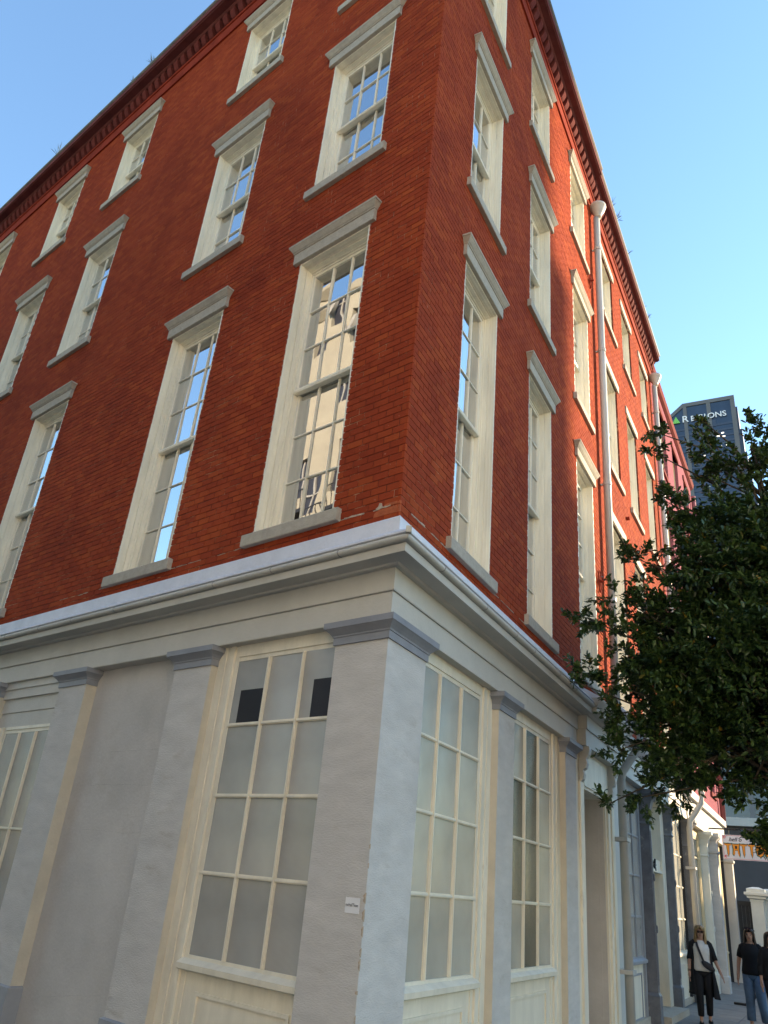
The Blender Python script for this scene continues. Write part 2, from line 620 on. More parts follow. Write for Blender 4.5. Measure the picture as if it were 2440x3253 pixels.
pavement = tag(obj('pavement', walk_prism(3.55, -0.14, -0.006).mesh('pavement', 'concrete')), kind='structure')
for F in (FL, FR):
    kb = MB()
    F.run(kb, [(3.55, -0.149), (3.72, -0.149), (3.72, -0.012), (3.70, 0.0), (3.55, 0.0)], 0, 60, True)
    F.part('kerb', kb, 'kerb', pavement)
slab_me = MB().box(-0.592, 0.592, -0.585, 0.585, -0.004, 0.0).mesh('paving_slab', 'slab')
for i in range(19):
    for j in range(3):
        o = obj('paving_slab', slab_me, pavement, FR.at(6.6 + i * 1.2 + (0.0 if j % 2 else 0.6), 0.6 + j * 1.185, 0.0))
        o.rotation_euler.x += random.uniform(-0.001, 0.001)

# ------------------------------------------------------------------ corner building
corner = thing('corner_building', 'red brick corner building with stone lintels, tall sash windows and grey painted shopfront',
               'building', (0, 0, 0))
WL, WR = 1.25, 1.19
LEV = {2: (5.30, 9.35), 3: (10.74, 13.50), 4: (15.06, 17.10)}
COLS_L = [0.914, 3.804, 8.236, 11.357, 15.20]
COLS_R = [1.226, 3.879, 6.712]
COLS_N = [9.62, 11.96, 14.46]
open_L = [(s, s + WL, *LEV[f]) for s in COLS_L for f in LEV]
open_R = [(s, s + WR, *LEV[f]) for s in COLS_R for f in LEV]
open_N = [(s, s + WR, *LEV[f]) for s in COLS_N for f in LEV]
ZB, ZT = 5.0, 18.12
PITCH, LEN, JNT = 0.083, 0.206, 0.0095


def bricks(s0, s1, z0, z1, ops, phase=0):
    out = []
    row = 0
    z = z0
    while z + PITCH - JNT < z1 + 1e-6:
        zt = z + PITCH - JNT
        blocks = sorted([(a - 0.004, b + 0.004) for a, b, c, d in ops if c - 0.02 < zt and d + 0.02 > z])
        # free intervals
        free, cur = [], s0
        for a, b in blocks:
            if a > cur:
                free.append((cur, a))
            cur = max(cur, b)
        free.append((cur, s1))
        offs = (0.5 if (row + phase) % 2 else 0.0) * LEN + 0.012 * math.sin(row * 2.3)
        for a, b in free:
            k = math.floor((a - s0 + offs) / LEN)
            x = s0 - offs + k * LEN
            while x < b:
                p, q = max(x, a), min(x + LEN - JNT, b)
                if q - p > 0.03:
                    out.append((p, q, z, zt))
                x += LEN
        z += PITCH
        row += 1
    return out


def pix_area(F, b):
    """rough size in the picture of a brick face"""
    c = F.P((b[0] + b[1]) / 2, 0, (b[2] + b[3]) / 2)
    d = c - CAM
    dist = d.length
    n = F.M.to_3x3() @ Vector((0, 1, 0))
    return abs(n.dot(d)) / dist / dist / dist * (b[1] - b[0])


def in_view(p):
    d = p - CAM
    w = d.dot(FWD)
    if w < 0.1:
        return False
    return abs(d.dot(RIGHT) / w) < 0.49 and abs(d.dot(DOWN) / w) < 0.655


def brick_mesh(F, bl):
    b = np.array(bl)
    n = len(b)
    g = RNG.uniform(-0.0015, 0.0015, n)
    j = RNG.uniform(-0.0022, 0.0022, (n, 4))
    x0, x1 = F.sgn * (b[:, 0] + j[:, 0]), F.sgn * (b[:, 1] + j[:, 1])
    z0, z1 = b[:, 2] + j[:, 2], b[:, 3] + j[:, 3]
    lo, hi = np.minimum(x0, x1), np.maximum(x0, x1)
    bk = np.full(n, -0.03)
    e = 0.0012
    V = np.stack([np.stack([lo, bk, z0], 1), np.stack([hi, bk, z0], 1), np.stack([hi, bk, z1], 1), np.stack([lo, bk, z1], 1),
                  np.stack([lo + e, g, z0 + e], 1), np.stack([hi - e, g, z0 + e], 1), np.stack([hi - e, g, z1 - e], 1),
                  np.stack([lo + e, g, z1 - e], 1),
                  np.stack([lo, g - 0.0016, z0], 1), np.stack([hi, g - 0.0016, z0], 1), np.stack([hi, g - 0.0016, z1], 1),
                  np.stack([lo, g - 0.0016, z1], 1)], 1).reshape(-1, 3)
    q = np.array([(4, 7, 6, 5), (8, 9, 1, 0), (9, 10, 2, 1), (10, 11, 3, 2), (11, 8, 0, 3),
                  (4, 5, 9, 8), (5, 6, 10, 9), (6, 7, 11, 10), (7, 4, 8, 11)])
    FQ = (np.arange(n)[:, None, None] * 12 + q[None]).reshape(-1, 4)
    me = bpy.data.meshes.new('bricks')
    me.vertices.add(len(V))
    me.vertices.foreach_set('co', V.ravel())
    me.loops.add(FQ.size)
    me.loops.foreach_set('vertex_index', FQ.ravel().astype(np.int32))
    me.polygons.add(len(FQ))
    me.polygons.foreach_set('loop_start', np.arange(0, FQ.size, 4, dtype=np.int32))
    me.polygons.foreach_set('loop_total', np.full(len(FQ), 4, dtype=np.int32))
    me.materials.append(MATS['brick'])
    me.polygons.foreach_set('use_smooth', [False] * len(FQ))
    me.update(calc_edges=True)
    me.validate()
    return me


def sheet(F, s0, s1, z0, z1, ops, o, back, mname):
    """wall sheet with openings, thickness via reveal faces"""
    mbs = MB()
    ss = sorted({s0, s1, *[x for a in ops for x in a[:2]]})
    zz = sorted({z0, z1, *[x for a in ops for x in a[2:]]})
    for i in range(len(ss) - 1):
        for k in range(len(zz) - 1):
            cs, cz = (ss[i] + ss[i + 1]) / 2, (zz[k] + zz[k + 1]) / 2
            if any(a < cs < b and c < cz < d for a, b, c, d in ops):
                continue
            x0, x1 = F.xs(ss[i], ss[i + 1])
            mbs.add([(x0, o, zz[k]), (x0, o, zz[k + 1]), (x1, o, zz[k + 1]), (x1, o, zz[k])], [(0, 1, 2, 3)])
    for a, b, c, d in ops:
        x0, x1 = F.xs(a, b)
        mbs.add([(x0, o, c), (x1, o, c), (x1, o, d), (x0, o, d), (x0, back, c), (x1, back, c), (x1, back, d), (x0, back, d)],
                [(0, 1, 5, 4), (1, 2, 6, 5), (2, 3, 7, 6), (3, 0, 4, 7)])
    return mbs.mesh('wall', mname, fix=False)


single_me = {}


def brick_wall(F, s0, s1, ops, parent, n_single, phase, start=0.0):
    wall = obj('brick_wall', sheet(F, s0 + 0.01, s1, ZB - 0.1, 18.3, ops, -0.0055, -0.12, 'mortar'), parent, F.M.copy())
    bl = bricks(s0 + start, s1, ZB + 0.015, ZT, ops, phase)
    full = [b for b in bl if abs(b[1] - b[0] - (LEN - JNT)) < 1e-4 and in_view(F.P(b[0], 0, b[2]))]
    full.sort(key=lambda b: -pix_area(F, b))
    single = full[:n_single]
    ids = {id(b) for b in single}
    rest = [b for b in bl if id(b) not in ids]
    tag(obj('brick_courses', brick_mesh(F, rest), wall, F.M.copy()), kind='stuff')
    if 'm' not in single_me:
        m = MB()
        L2, H2, e = (LEN - JNT) / 2, (PITCH - JNT) / 2, 0.0012
        m.loft([(-L2, L2, -H2, H2, -0.03), (-L2, L2, -H2, H2, -0.0016), (-L2 + e, L2 - e, -H2 + e, H2 - e, 0.0)])
        m.v = [(x, z, y) for x, y, z in m.v]
        single_me['m'] = m.mesh('brick', 'brick_single')
    for b in single:
        o = obj('brick', single_me['m'], wall,
                F.at((b[0] + b[1]) / 2, random.uniform(-0.0008, 0.0012), (b[2] + b[3]) / 2))
    return wall


wall_l = brick_wall(FL, 0.0, 19.0, open_L, corner, 170, 0)
wall_r = brick_wall(FR, 0.0, 8.42, open_R, corner, 120, 1)

# ---- cracked lime line two courses above the ledge, and the bare brick at the corner
for F, s1 in ((FL, 6.3), (FR, 5.4)):
    m = MB()
    s = 0.12
    while s < s1:
        ln = random.uniform(0.05, 0.32)
        if random.random() < 0.72:
            z = 5.168 + random.uniform(-0.006, 0.006)
            h = random.uniform(0.003, 0.011) * (1.3 if s < 1.2 else 0.8)
            x0, x1 = F.xs(s, s + ln)
            n = 5
            top = [(x0 + (x1 - x0) * i / n, 0.006, z + h * random.uniform(0.3, 1.2)) for i in range(n + 1)]
            bot = [(x0 + (x1 - x0) * i / n, 0.006, z - h * random.uniform(0.2, 0.9)) for i in range(n + 1)]
            loop = top + bot[::-1]
            m.rings([[(p[0], -0.01, p[2]) for p in loop], loop])
        s += ln * random.uniform(0.7, 1.3)
    F.part('lime_joint', m, 'lime', wall_l if F is FL else wall_r)
m = MB()
for (a, b, z, h) in ((0.0, 0.33, 5.085, 0.075), (0.0, 0.21, 5.175, 0.03)):
    m.loft([(a, b, -0.02, 0.0045, z), (a, b * 0.97, -0.02, 0.006, z + h * 0.6), (a, b * 0.8, -0.02, 0.004, z + h)])
FL.part('bare_corner_brick', m, 'bare_brick', wall_l)
m = MB()
loop = [(0.19, 5.172), (0.27, 5.162), (0.31, 5.176), (0.275, 5.196), (0.262, 5.232), (0.235, 5.226), (0.225, 5.19)]
m.rings([[(x, -0.01, z) for x, z in loop], [(x, 0.008, z) for x, z in loop]])
FL.part('lime_patch', m, 'lime', wall_l)

# ---- sash windows
WIN = {}


def win_meshes(w, f, rows, lint):
    key = (w, f, lint)
    if key in WIN:
        return WIN[key]
    z0, z1 = LEV[f]
    h = z1 - z0
    a = w / 2
    d = {}
    m = MB()
    # stepped jambs and head
    for (inn, y0, y1) in ((0.016, -0.135, -0.002), (0.021, -0.052, -0.040), (0.021, -0.098, -0.083), (0.040, -0.160, -0.105), (0.052, -0.185, -0.160), (0.074, -0.255, -0.185),
                          (0.098, -0.33, -0.255)):
        if lint == 'plain':
            if inn == 0.021:
                continue
            y1 = min(y1, -0.042)
        for sg in (-1, 1):
            x0, x1 = sorted((sg * (a - inn), sg * (a + 0.02)))
            m.box(x0, x1, y0, y1, 0.0, h)
        m.box(-a + inn, a - inn, y0, y1 - (0.004 if inn < 0.03 else 0), h - inn * 1.3, h + 0.02)
    m.loft([(-a + 0.02, a - 0.02, -0.33, -0.07, -0.02), (-a + 0.02, a - 0.02, -0.33, -0.08, 0.015), (-a + 0.02, a - 0.02, -0.33, -0.18, 0.04)])
    d['casing'] = m.mesh('window', 'cream')
    ru, rl = rows
    rail = h * ru / (ru + rl) if f != 4 else h * 0.52
    rail = h - (h - 0.05) * ru / (ru + rl) if f != 4 else h * 0.49
    iw = a - 0.074

    def sash(y0, y1, zb, zt, nr, stile, ww, bot):
        s = MB()
        for sg in (-1, 1):
            x0, x1 = sorted((sg * (ww - stile), sg * ww))
            s.box(x0, x1, y0, y1, zb, zt)
        s.box(-ww + stile, ww - stile, y0, y1, zt - 0.045, zt)
        s.box(-ww + stile, ww - stile, y0, y1, zb, zb + bot)
        gw, gh = 2 * (ww - stile), (zt - 0.045) - (zb + bot)
        for k in (1, 2):
            x = -ww + stile + gw * k / 3
            s.box(x - 0.008, x + 0.008, y0 + 0.004, y1 - 0.004, zb + bot, zt - 0.045)
        for k in range(1, nr):
            z = zb + bot + gh * k / nr
            for c in range(3):
                xa = -ww + stile + gw * c / 3 + (0.010 if c else 0)
                xb = -ww + stile + gw * (c + 1) / 3 - (0.010 if c < 2 else 0)
                s.box(xa, xb, y0 + 0.006, y1 - 0.006, z - 0.008, z + 0.008)
        cells = []
        for k in range(nr):
            for c in range(3):
                cells.append((-ww + stile + gw * (c + 0.5) / 3, (y0 + y1) / 2 - 0.008, zb + bot + gh * (k + 0.5) / nr))
        return s, cells, gw / 3, gh / nr

    su, cu, pw, ph = sash(-0.232, -0.195, rail, h - 0.10, ru, 0.040, iw, 0.02)
    sl, cl, pw2, ph2 = sash(-0.285, -0.248, 0.03, rail + 0.02, rl, 0.040, iw, 0.07)
    d['upper'] = su.mesh('upper_sash', 'cream')
    d['lower'] = sl.mesh('lower_sash', 'cream')
    d['rail'] = MB().loft([(-iw - 0.005, iw + 0.005, -0.242, -0.180, rail - 0.045), (-iw - 0.005, iw + 0.005, -0.242, -0.170, rail - 0.02),
                           (-iw - 0.005, iw + 0.005, -0.242, -0.190, rail + 0.018)]).mesh('meeting_rail', 'cream')
    d['cu'], d['cl'] = cu, cl
    d['pu'] = MB().box(-pw / 2, pw / 2, -0.002, 0.002, -ph / 2, ph / 2).mesh('pane', 'glass')
    d['pl'] = MB().box(-pw2 / 2, pw2 / 2, -0.002, 0.002, -ph2 / 2, ph2 / 2).mesh('pane', 'glass')
    # stone sill
    sl_ = MB()
    q = a + 0.125
    sl_.loft([(-q, q, -0.10, 0.062, -0.145), (-q, q, -0.10, 0.066, -0.135), (-q, q, -0.10, 0.066, -0.012), (-q, q, -0.10, 0.058, 0.0)])
    d['sill'] = sl_.mesh('sill', 'stone')
    # stone lintel
    l_ = MB()
    if lint == 'moulded':
        p, q = a + 0.10, a + 0.165
        l_.loft([(-p, p, -0.1, 0.045, 0.0), (-p, p, -0.1, 0.05, 0.008), (-p, p, -0.1, 0.05, 0.175), (-p - 0.01, p + 0.01, -0.1, 0.062, 0.178),
                 (-p - 0.012, p + 0.012, -0.1, 0.064, 0.192), (-p - 0.02, p + 0.02, -0.1, 0.078, 0.205), (-q + 0.012, q - 0.012, -0.1, 0.112, 0.262),
                 (-q, q, -0.1, 0.118, 0.265), (-q, q, -0.1, 0.122, 0.292), (-q + 0.03, q - 0.03, -0.1, 0.06, 0.312)])
    else:
        p = a + 0.13
        l_.loft([(-p, p, -0.1, 0.03, 0.0), (-p, p, -0.1, 0.034, 0.006), (-p, p, -0.1, 0.034, 0.205), (-p, p, -0.1, 0.02, 0.212)])
    d['lintel'] = l_.mesh('lintel', 'stone' if lint == 'moulded' else 'stone_pale')
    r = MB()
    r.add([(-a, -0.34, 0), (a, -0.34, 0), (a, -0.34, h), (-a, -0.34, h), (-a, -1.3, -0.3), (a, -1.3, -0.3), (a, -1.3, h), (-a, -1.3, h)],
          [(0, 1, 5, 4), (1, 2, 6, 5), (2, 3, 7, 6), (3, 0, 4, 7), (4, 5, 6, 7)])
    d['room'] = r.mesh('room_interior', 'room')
    for side in (-1, 1):
        c = MB()
        n = 18
        x_in, x_out = side * a * 0.10, side * (a - 0.02)
        pts_b, pts_t = [], []
        for i in range(n + 1):
            t = i / n
            pts_b.append((x_in + (x_out - x_in) * t, -0.47 + 0.025 * math.sin(i * 2.1), 0.02))
            pts_t.append((x_in * 1.5 + (x_out - x_in * 1.5) * t, -0.47 + 0.02 * math.sin(i * 2.1), h - 0.05))
        c.rings([[(x, y, z) for x, y, z in pts_b] + [(x, y - 0.012, z) for x, y, z in pts_b[::-1]],
                 [(x, y, z) for x, y, z in pts_t] + [(x, y - 0.012, z) for x, y, z in pts_t[::-1]]])
        d['curtain%d' % side] = c.mesh('curtain', 'curtain', True)
    WIN[key] = d
    return d


def window(F, s, w, f, parent, lint='moulded', curtain=0):
    z0, z1 = LEV[f]
    rows = {2: (3, 3), 3: (2, 2), 4: (2, 1)}[f]
    d = win_meshes(w, f, rows, lint)
    M = F.at(s + w / 2, 0, z0)
    o = obj('window', d['casing'], parent, M)
    obj('upper_sash', d['upper'], o, M)
    obj('lower_sash', d['lower'], o, M)
    obj('meeting_rail', d['rail'], o, M)
    for cells, me in ((d['cu'], d['pu']), (d['cl'], d['pl'])):
        for c in cells:
            tilt = Matrix.Rotation(random.gauss(0, 0.010), 4, 'X') @ Matrix.Rotation(random.gauss(0, 0.010), 4, 'Z')
            obj('pane', me, o, M @ Matrix.Translation(c) @ tilt)
    obj('sill', d['sill'], o, M)
    obj('lintel', d['lintel'], o, M @ Matrix.Translation((0, 0, z1 - z0)))
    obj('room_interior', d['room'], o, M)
    if curtain:
        obj('curtain', d['curtain%d' % curtain], o, M)
    return o


curt = {('L', 0, 2): 1, ('L', 0, 3): 1, ('L', 1, 3): 1, ('L', 1, 2): 1, ('R', 0, 3): 1, ('R', 0, 2): -1, ('R', 1, 2): -1,
        ('R', 1, 3): -1, ('R', 2, 2): -1, ('L', 2, 2): 1}
for i, s in enumerate(COLS_L):
    for f in LEV:
        if (i, f) in ((4, 2), (4, 3), (3, 2)):
            continue
        window(FL, s, WL, f, corner, curtain=curt.get(('L', i, f), 0))
for i, s in enumerate(COLS_R):
    for f in LEV:
        window(FR, s, WR, f, corner, curtain=curt.get(('R', i, f), 0))

# ---- cornice
def cornice(F, s0, s1, parent, over, mitre):
    base = [(-0.2, 17.76), (0.036, 17.76), (0.040, 17.80), (0.040, 18.05), (0.065, 18.055), (0.075, 18.095), (0.03, 18.10),
            (0.03, 18.34), (-0.2, 18.34)]
    m = MB()
    F.run(m, base, s0, s1, mitre)
    c = F.part('cornice', m, 'red_paint', parent)
    b = F.sgn
    m = MB()
    F.run(m, [(-0.2, 18.335), (0.17, 18.335), (0.20, 18.36), (0.20, 18.39), (over - 0.04, 18.40), (over - 0.03, 18.395),
              (over - 0.03, 18.42), (over, 18.43), (over, 18.575), (-0.2, 18.575)], s0, s1, mitre)
    F.part('fascia', m, 'fascia', c)
    m = MB()
    F.run(m, [(-0.2, 18.577), (over + 0.005, 18.577), (over + 0.03, 18.60), (over + 0.035, 18.635), (over + 0.01, 18.645), (-0.2, 18.66)],
          s0, s1, mitre)
    F.part('eaves_lip', m, 'lip', c)
    dm = MB().loft([(-0.062, 0.062, 0.02, 0.085, 18.105), (-0.066, 0.066, 0.02, 0.115, 18.14), (-0.07, 0.07, 0.02, 0.165, 18.24),
                    (-0.07, 0.07, 0.02, 0.17, 18.332)]).mesh('dentil', 'red_dark')
    s = s0 + 0.02
    while s < s1 - 0.05:
        obj('dentil', dm, c, F.at(s, 0, 0))
        s += 0.25
    return c


cornice(FL, 0.0, 19.0, corner, 0.38, True)
cornice(FR, 0.0, 8.42, corner, 0.36, True)
p0 = FL.P(19, -0.05, 0)
p1 = FR.P(8.42, -0.05, 0)
q0 = FL.P(0.1, -0.1, 0)
back = p0 + (p1 - q0)
m = MB()
m.add([(q0.x, q0.y, 18.5), (p1.x, p1.y, 18.5), (back.x, back.y, 18.5), (p0.x, p0.y, 18.5)], [(0, 1, 2, 3)])
m.add([(p0.x, p0.y, 0), (back.x, back.y, 0), (back.x, back.y, 18.5), (p0.x, p0.y, 18.5)], [(0, 1, 2, 3)])
m.add([(p1.x, p1.y, 0), (back.x, back.y, 0), (back.x, back.y, 18.5), (p1.x, p1.y, 18.5)], [(0, 1, 2, 3)])
obj('roof', m.mesh('roof', 'dark', fix=False), corner)

# ---- shopfront entablature
LEND, REND = 12.0, 6.30
for F, e in ((FL, LEND), (FR, REND)):
    m = MB()
    F.run(m, [(-0.25, 4.03), (0.012, 4.03), (0.015, 4.04), (0.015, 4.268), (-0.25, 4.268)], 0, e, True)
    arch = F.part('architrave', m, 'entab', corner)
    m = MB()
    F.run(m, [(-0.25, 4.270), (0.034, 4.270), (0.038, 4.278), (0.030, 4.50), (-0.25, 4.50)], 0, e, True)
    F.part('frieze', m, 'entab', corner)
    m = MB()
    F.run(m, [(-0.2, 4.502), (0.05, 4.488), (0.085, 4.492), (0.10, 4.508), (0.262, 4.512), (0.27, 4.506), (0.276, 4.582), (-0.2, 4.586)],
          0, e, True)
    F.part('crown_moulding', m, 'entab', corner)
    m = MB()
    prof = [(0.20, 4.588)]
    for k in range(9):
        t = -math.pi / 2 + math.pi * k / 8 * 0.92
        prof.append((0.298 + 0.036 * math.cos(t), 4.619 + 0.031 * math.sin(t)))
    prof.append((0.20, 4.648))
    F.run(m, prof, 0, e - 0.1, True)
    g = F.part('gutter_roll', m, 'entab', corner, False)
    m = MB()
    F.run(m, [(-0.05, 4.63), (0.20, 4.63), (0.318, 4.650), (0.334, 4.655), (0.334, 4.672), (0.045, 4.86), (0.04, 5.005), (0.03, 5.018), (-0.05, 5.018)],
          0, e - 0.1, True)
    F.part('ledge_flashing', m, 'ledge', corner)
    # lead joint straps on the gutter
    for k in range(12 if F is FL else 6):
        s = 0.55 + k * 0.93 + random.uniform(-0.2, 0.2)
        if s > e - 0.3:
            break
        js = MB()
        pr = [(0.298 + 0.039 * math.cos(-math.pi / 2 + math.pi * q / 8 * 0.9), 4.619 + 0.034 * math.sin(-math.pi / 2 + math.pi * q / 8 * 0.9))
              for q in range(9)] + [(0.27, 4.652), (0.27, 4.586)]
        F.run(js, pr, s, s + 0.014)
        F.part('gutter_strap', js, 'entab_dark', g)
m = MB()
m.box(-0.025, 0.025, -0.025, 0.025, 4.63, 4.69)
obj('gutter_corner_cap', m.mesh('gutter_corner_cap', 'stone_pale'), corner, Matrix.Translation(off_corner(0.335)))


# ---- pilasters
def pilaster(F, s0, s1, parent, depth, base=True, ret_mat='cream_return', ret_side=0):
    """front stucco, side returns; cap lofted; base plinth"""
    m = MB()
    F.box(m, s0, s1, -depth, 0.0, 0.0 if not base else 0.50, 3.84)
    o = F.part('pilaster', m, 'grey_stucco', parent)
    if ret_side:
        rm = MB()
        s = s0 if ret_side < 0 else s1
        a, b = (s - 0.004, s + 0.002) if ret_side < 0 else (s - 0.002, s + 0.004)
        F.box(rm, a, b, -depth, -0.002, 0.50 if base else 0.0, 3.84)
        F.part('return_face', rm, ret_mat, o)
    cap = MB()
    F.loft(cap, [(s0 - 0.015, s1 + 0.015, -depth, 0.018, 3.83), (s0 - 0.015, s1 + 0.015, -depth, 0.018, 3.898),
                 (s0 - 0.022, s1 + 0.022, -depth, 0.026, 3.90), (s0 - 0.026, s1 + 0.026, -depth, 0.03, 3.915),
                 (s0 - 0.045, s1 + 0.045, -depth, 0.055, 3.94), (s0 - 0.075, s1 + 0.075, -depth, 0.083, 3.965),
                 (s0 - 0.082, s1 + 0.082, -depth, 0.088, 3.968), (s0 - 0.088, s1 + 0.088, -depth, 0.094, 3.972),
                 (s0 - 0.088, s1 + 0.088, -depth, 0.096, 4.0285)])
    F.part('capital', cap, 'cap_blue', o)
    if base:
        bs = MB()
        F.loft(bs, [(s0 - 0.03, s1 + 0.03, -depth, 0.03, 0.0), (s0 - 0.03, s1 + 0.03, -depth, 0.03, 0.485), (s0, s1, -depth, 0.0, 0.5)])
        F.part('plinth', bs, 'grey_blue', o)
    return o


# corner pier: one stout pier wrapping the corner
def wrap_poly(lo_l, lo_r, o, ol=0.0):
    """plan polygon of the pier at offset o; lo_l/lo_r widths on each street"""
    return [FL.P(lo_l + ol, o, 0), off_corner(o), FR.P(lo_r + ol, o, 0), FR.P(lo_r + ol, -0.32, 0), off_corner(-0.32) , FL.P(lo_l + ol, -0.32, 0)]


def wrap_loft(levels):
    mbx = MB()
    rs = []
    for o, ol, z in levels:
        rs.append([(p.x, p.y, z) for p in wrap_poly(0.647, 0.802, o, ol)])
    return mbx.rings(rs)


pier = obj('corner_pier', wrap_loft([(0, 0, 0), (0, 0, 2.0), (0, 0, 3.84)]).mesh('corner_pier', 'grey_stucco'), corner)
cap = wrap_loft([(0.018, 0.015, 3.83), (0.018, 0.015, 3.898), (0.026, 0.022, 3.90), (0.03, 0.026, 3.915), (0.055, 0.045, 3.94),
                 (0.083, 0.075, 3.965), (0.088, 0.082, 3.968), (0.094, 0.088, 3.972), (0.096, 0.088, 4.0285)])
obj('capital', cap.mesh('capital', 'cap_blue'), pier)
for z in (0.95, 1.12, 1.3, 1.38, 1.52, 1.63, 1.75, 1.98, 2.12):
    m = MB()
    hh, ww = random.uniform(0.012, 0.045), random.uniform(0.006, 0.022)
    loop = [(0.0, z - hh), (ww, z - hh * 0.5), (ww * 0.7, z), (ww * 1.2, z + hh * 0.4), (0.0, z + hh)]
    m.rings([[(x, -0.01, q) for x, q in loop], [(x, 0.0025, q) for x, q in loop]])
    FL.part('paint_chip', m, 'lime', pier)
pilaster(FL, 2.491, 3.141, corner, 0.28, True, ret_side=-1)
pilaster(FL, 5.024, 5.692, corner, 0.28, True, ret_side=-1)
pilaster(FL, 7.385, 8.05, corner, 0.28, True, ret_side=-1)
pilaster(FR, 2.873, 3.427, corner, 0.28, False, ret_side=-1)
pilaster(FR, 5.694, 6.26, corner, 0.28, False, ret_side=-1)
m = MB()
FL.box(m, 3.141, 5.024, -0.3, -0.15, 0.0, 4.03)
blank = FL.part('blank_panel', m, 'grey_panel', corner)
m = MB()
for (a, b, z, sl) in ((3.35, 4.95, 2.62, 0.0), (3.3, 4.6, 2.12, 0.004), (3.25, 4.4, 3.0, 0.0), (3.5, 4.7, 0.62, -0.09)):
    x0, x1 = FL.xs(a, b)
    n = 9
    pts = [(x0 + (x1 - x0) * i / n, -0.1485, z + sl * i / n * 2 + random.uniform(-0.006, 0.006)) for i in range(n + 1)]
    m.tube(pts, [random.uniform(0.0004, 0.0016) for _ in pts], 5)
FL.part('plaster_crack', m, 'entab_dark', blank)
m = MB()
FL.box(m, 8.05, 12.0, -0.3, -0.15, 0.0, 4.03)
FL.part('blank_panel', m, 'grey_panel', corner)


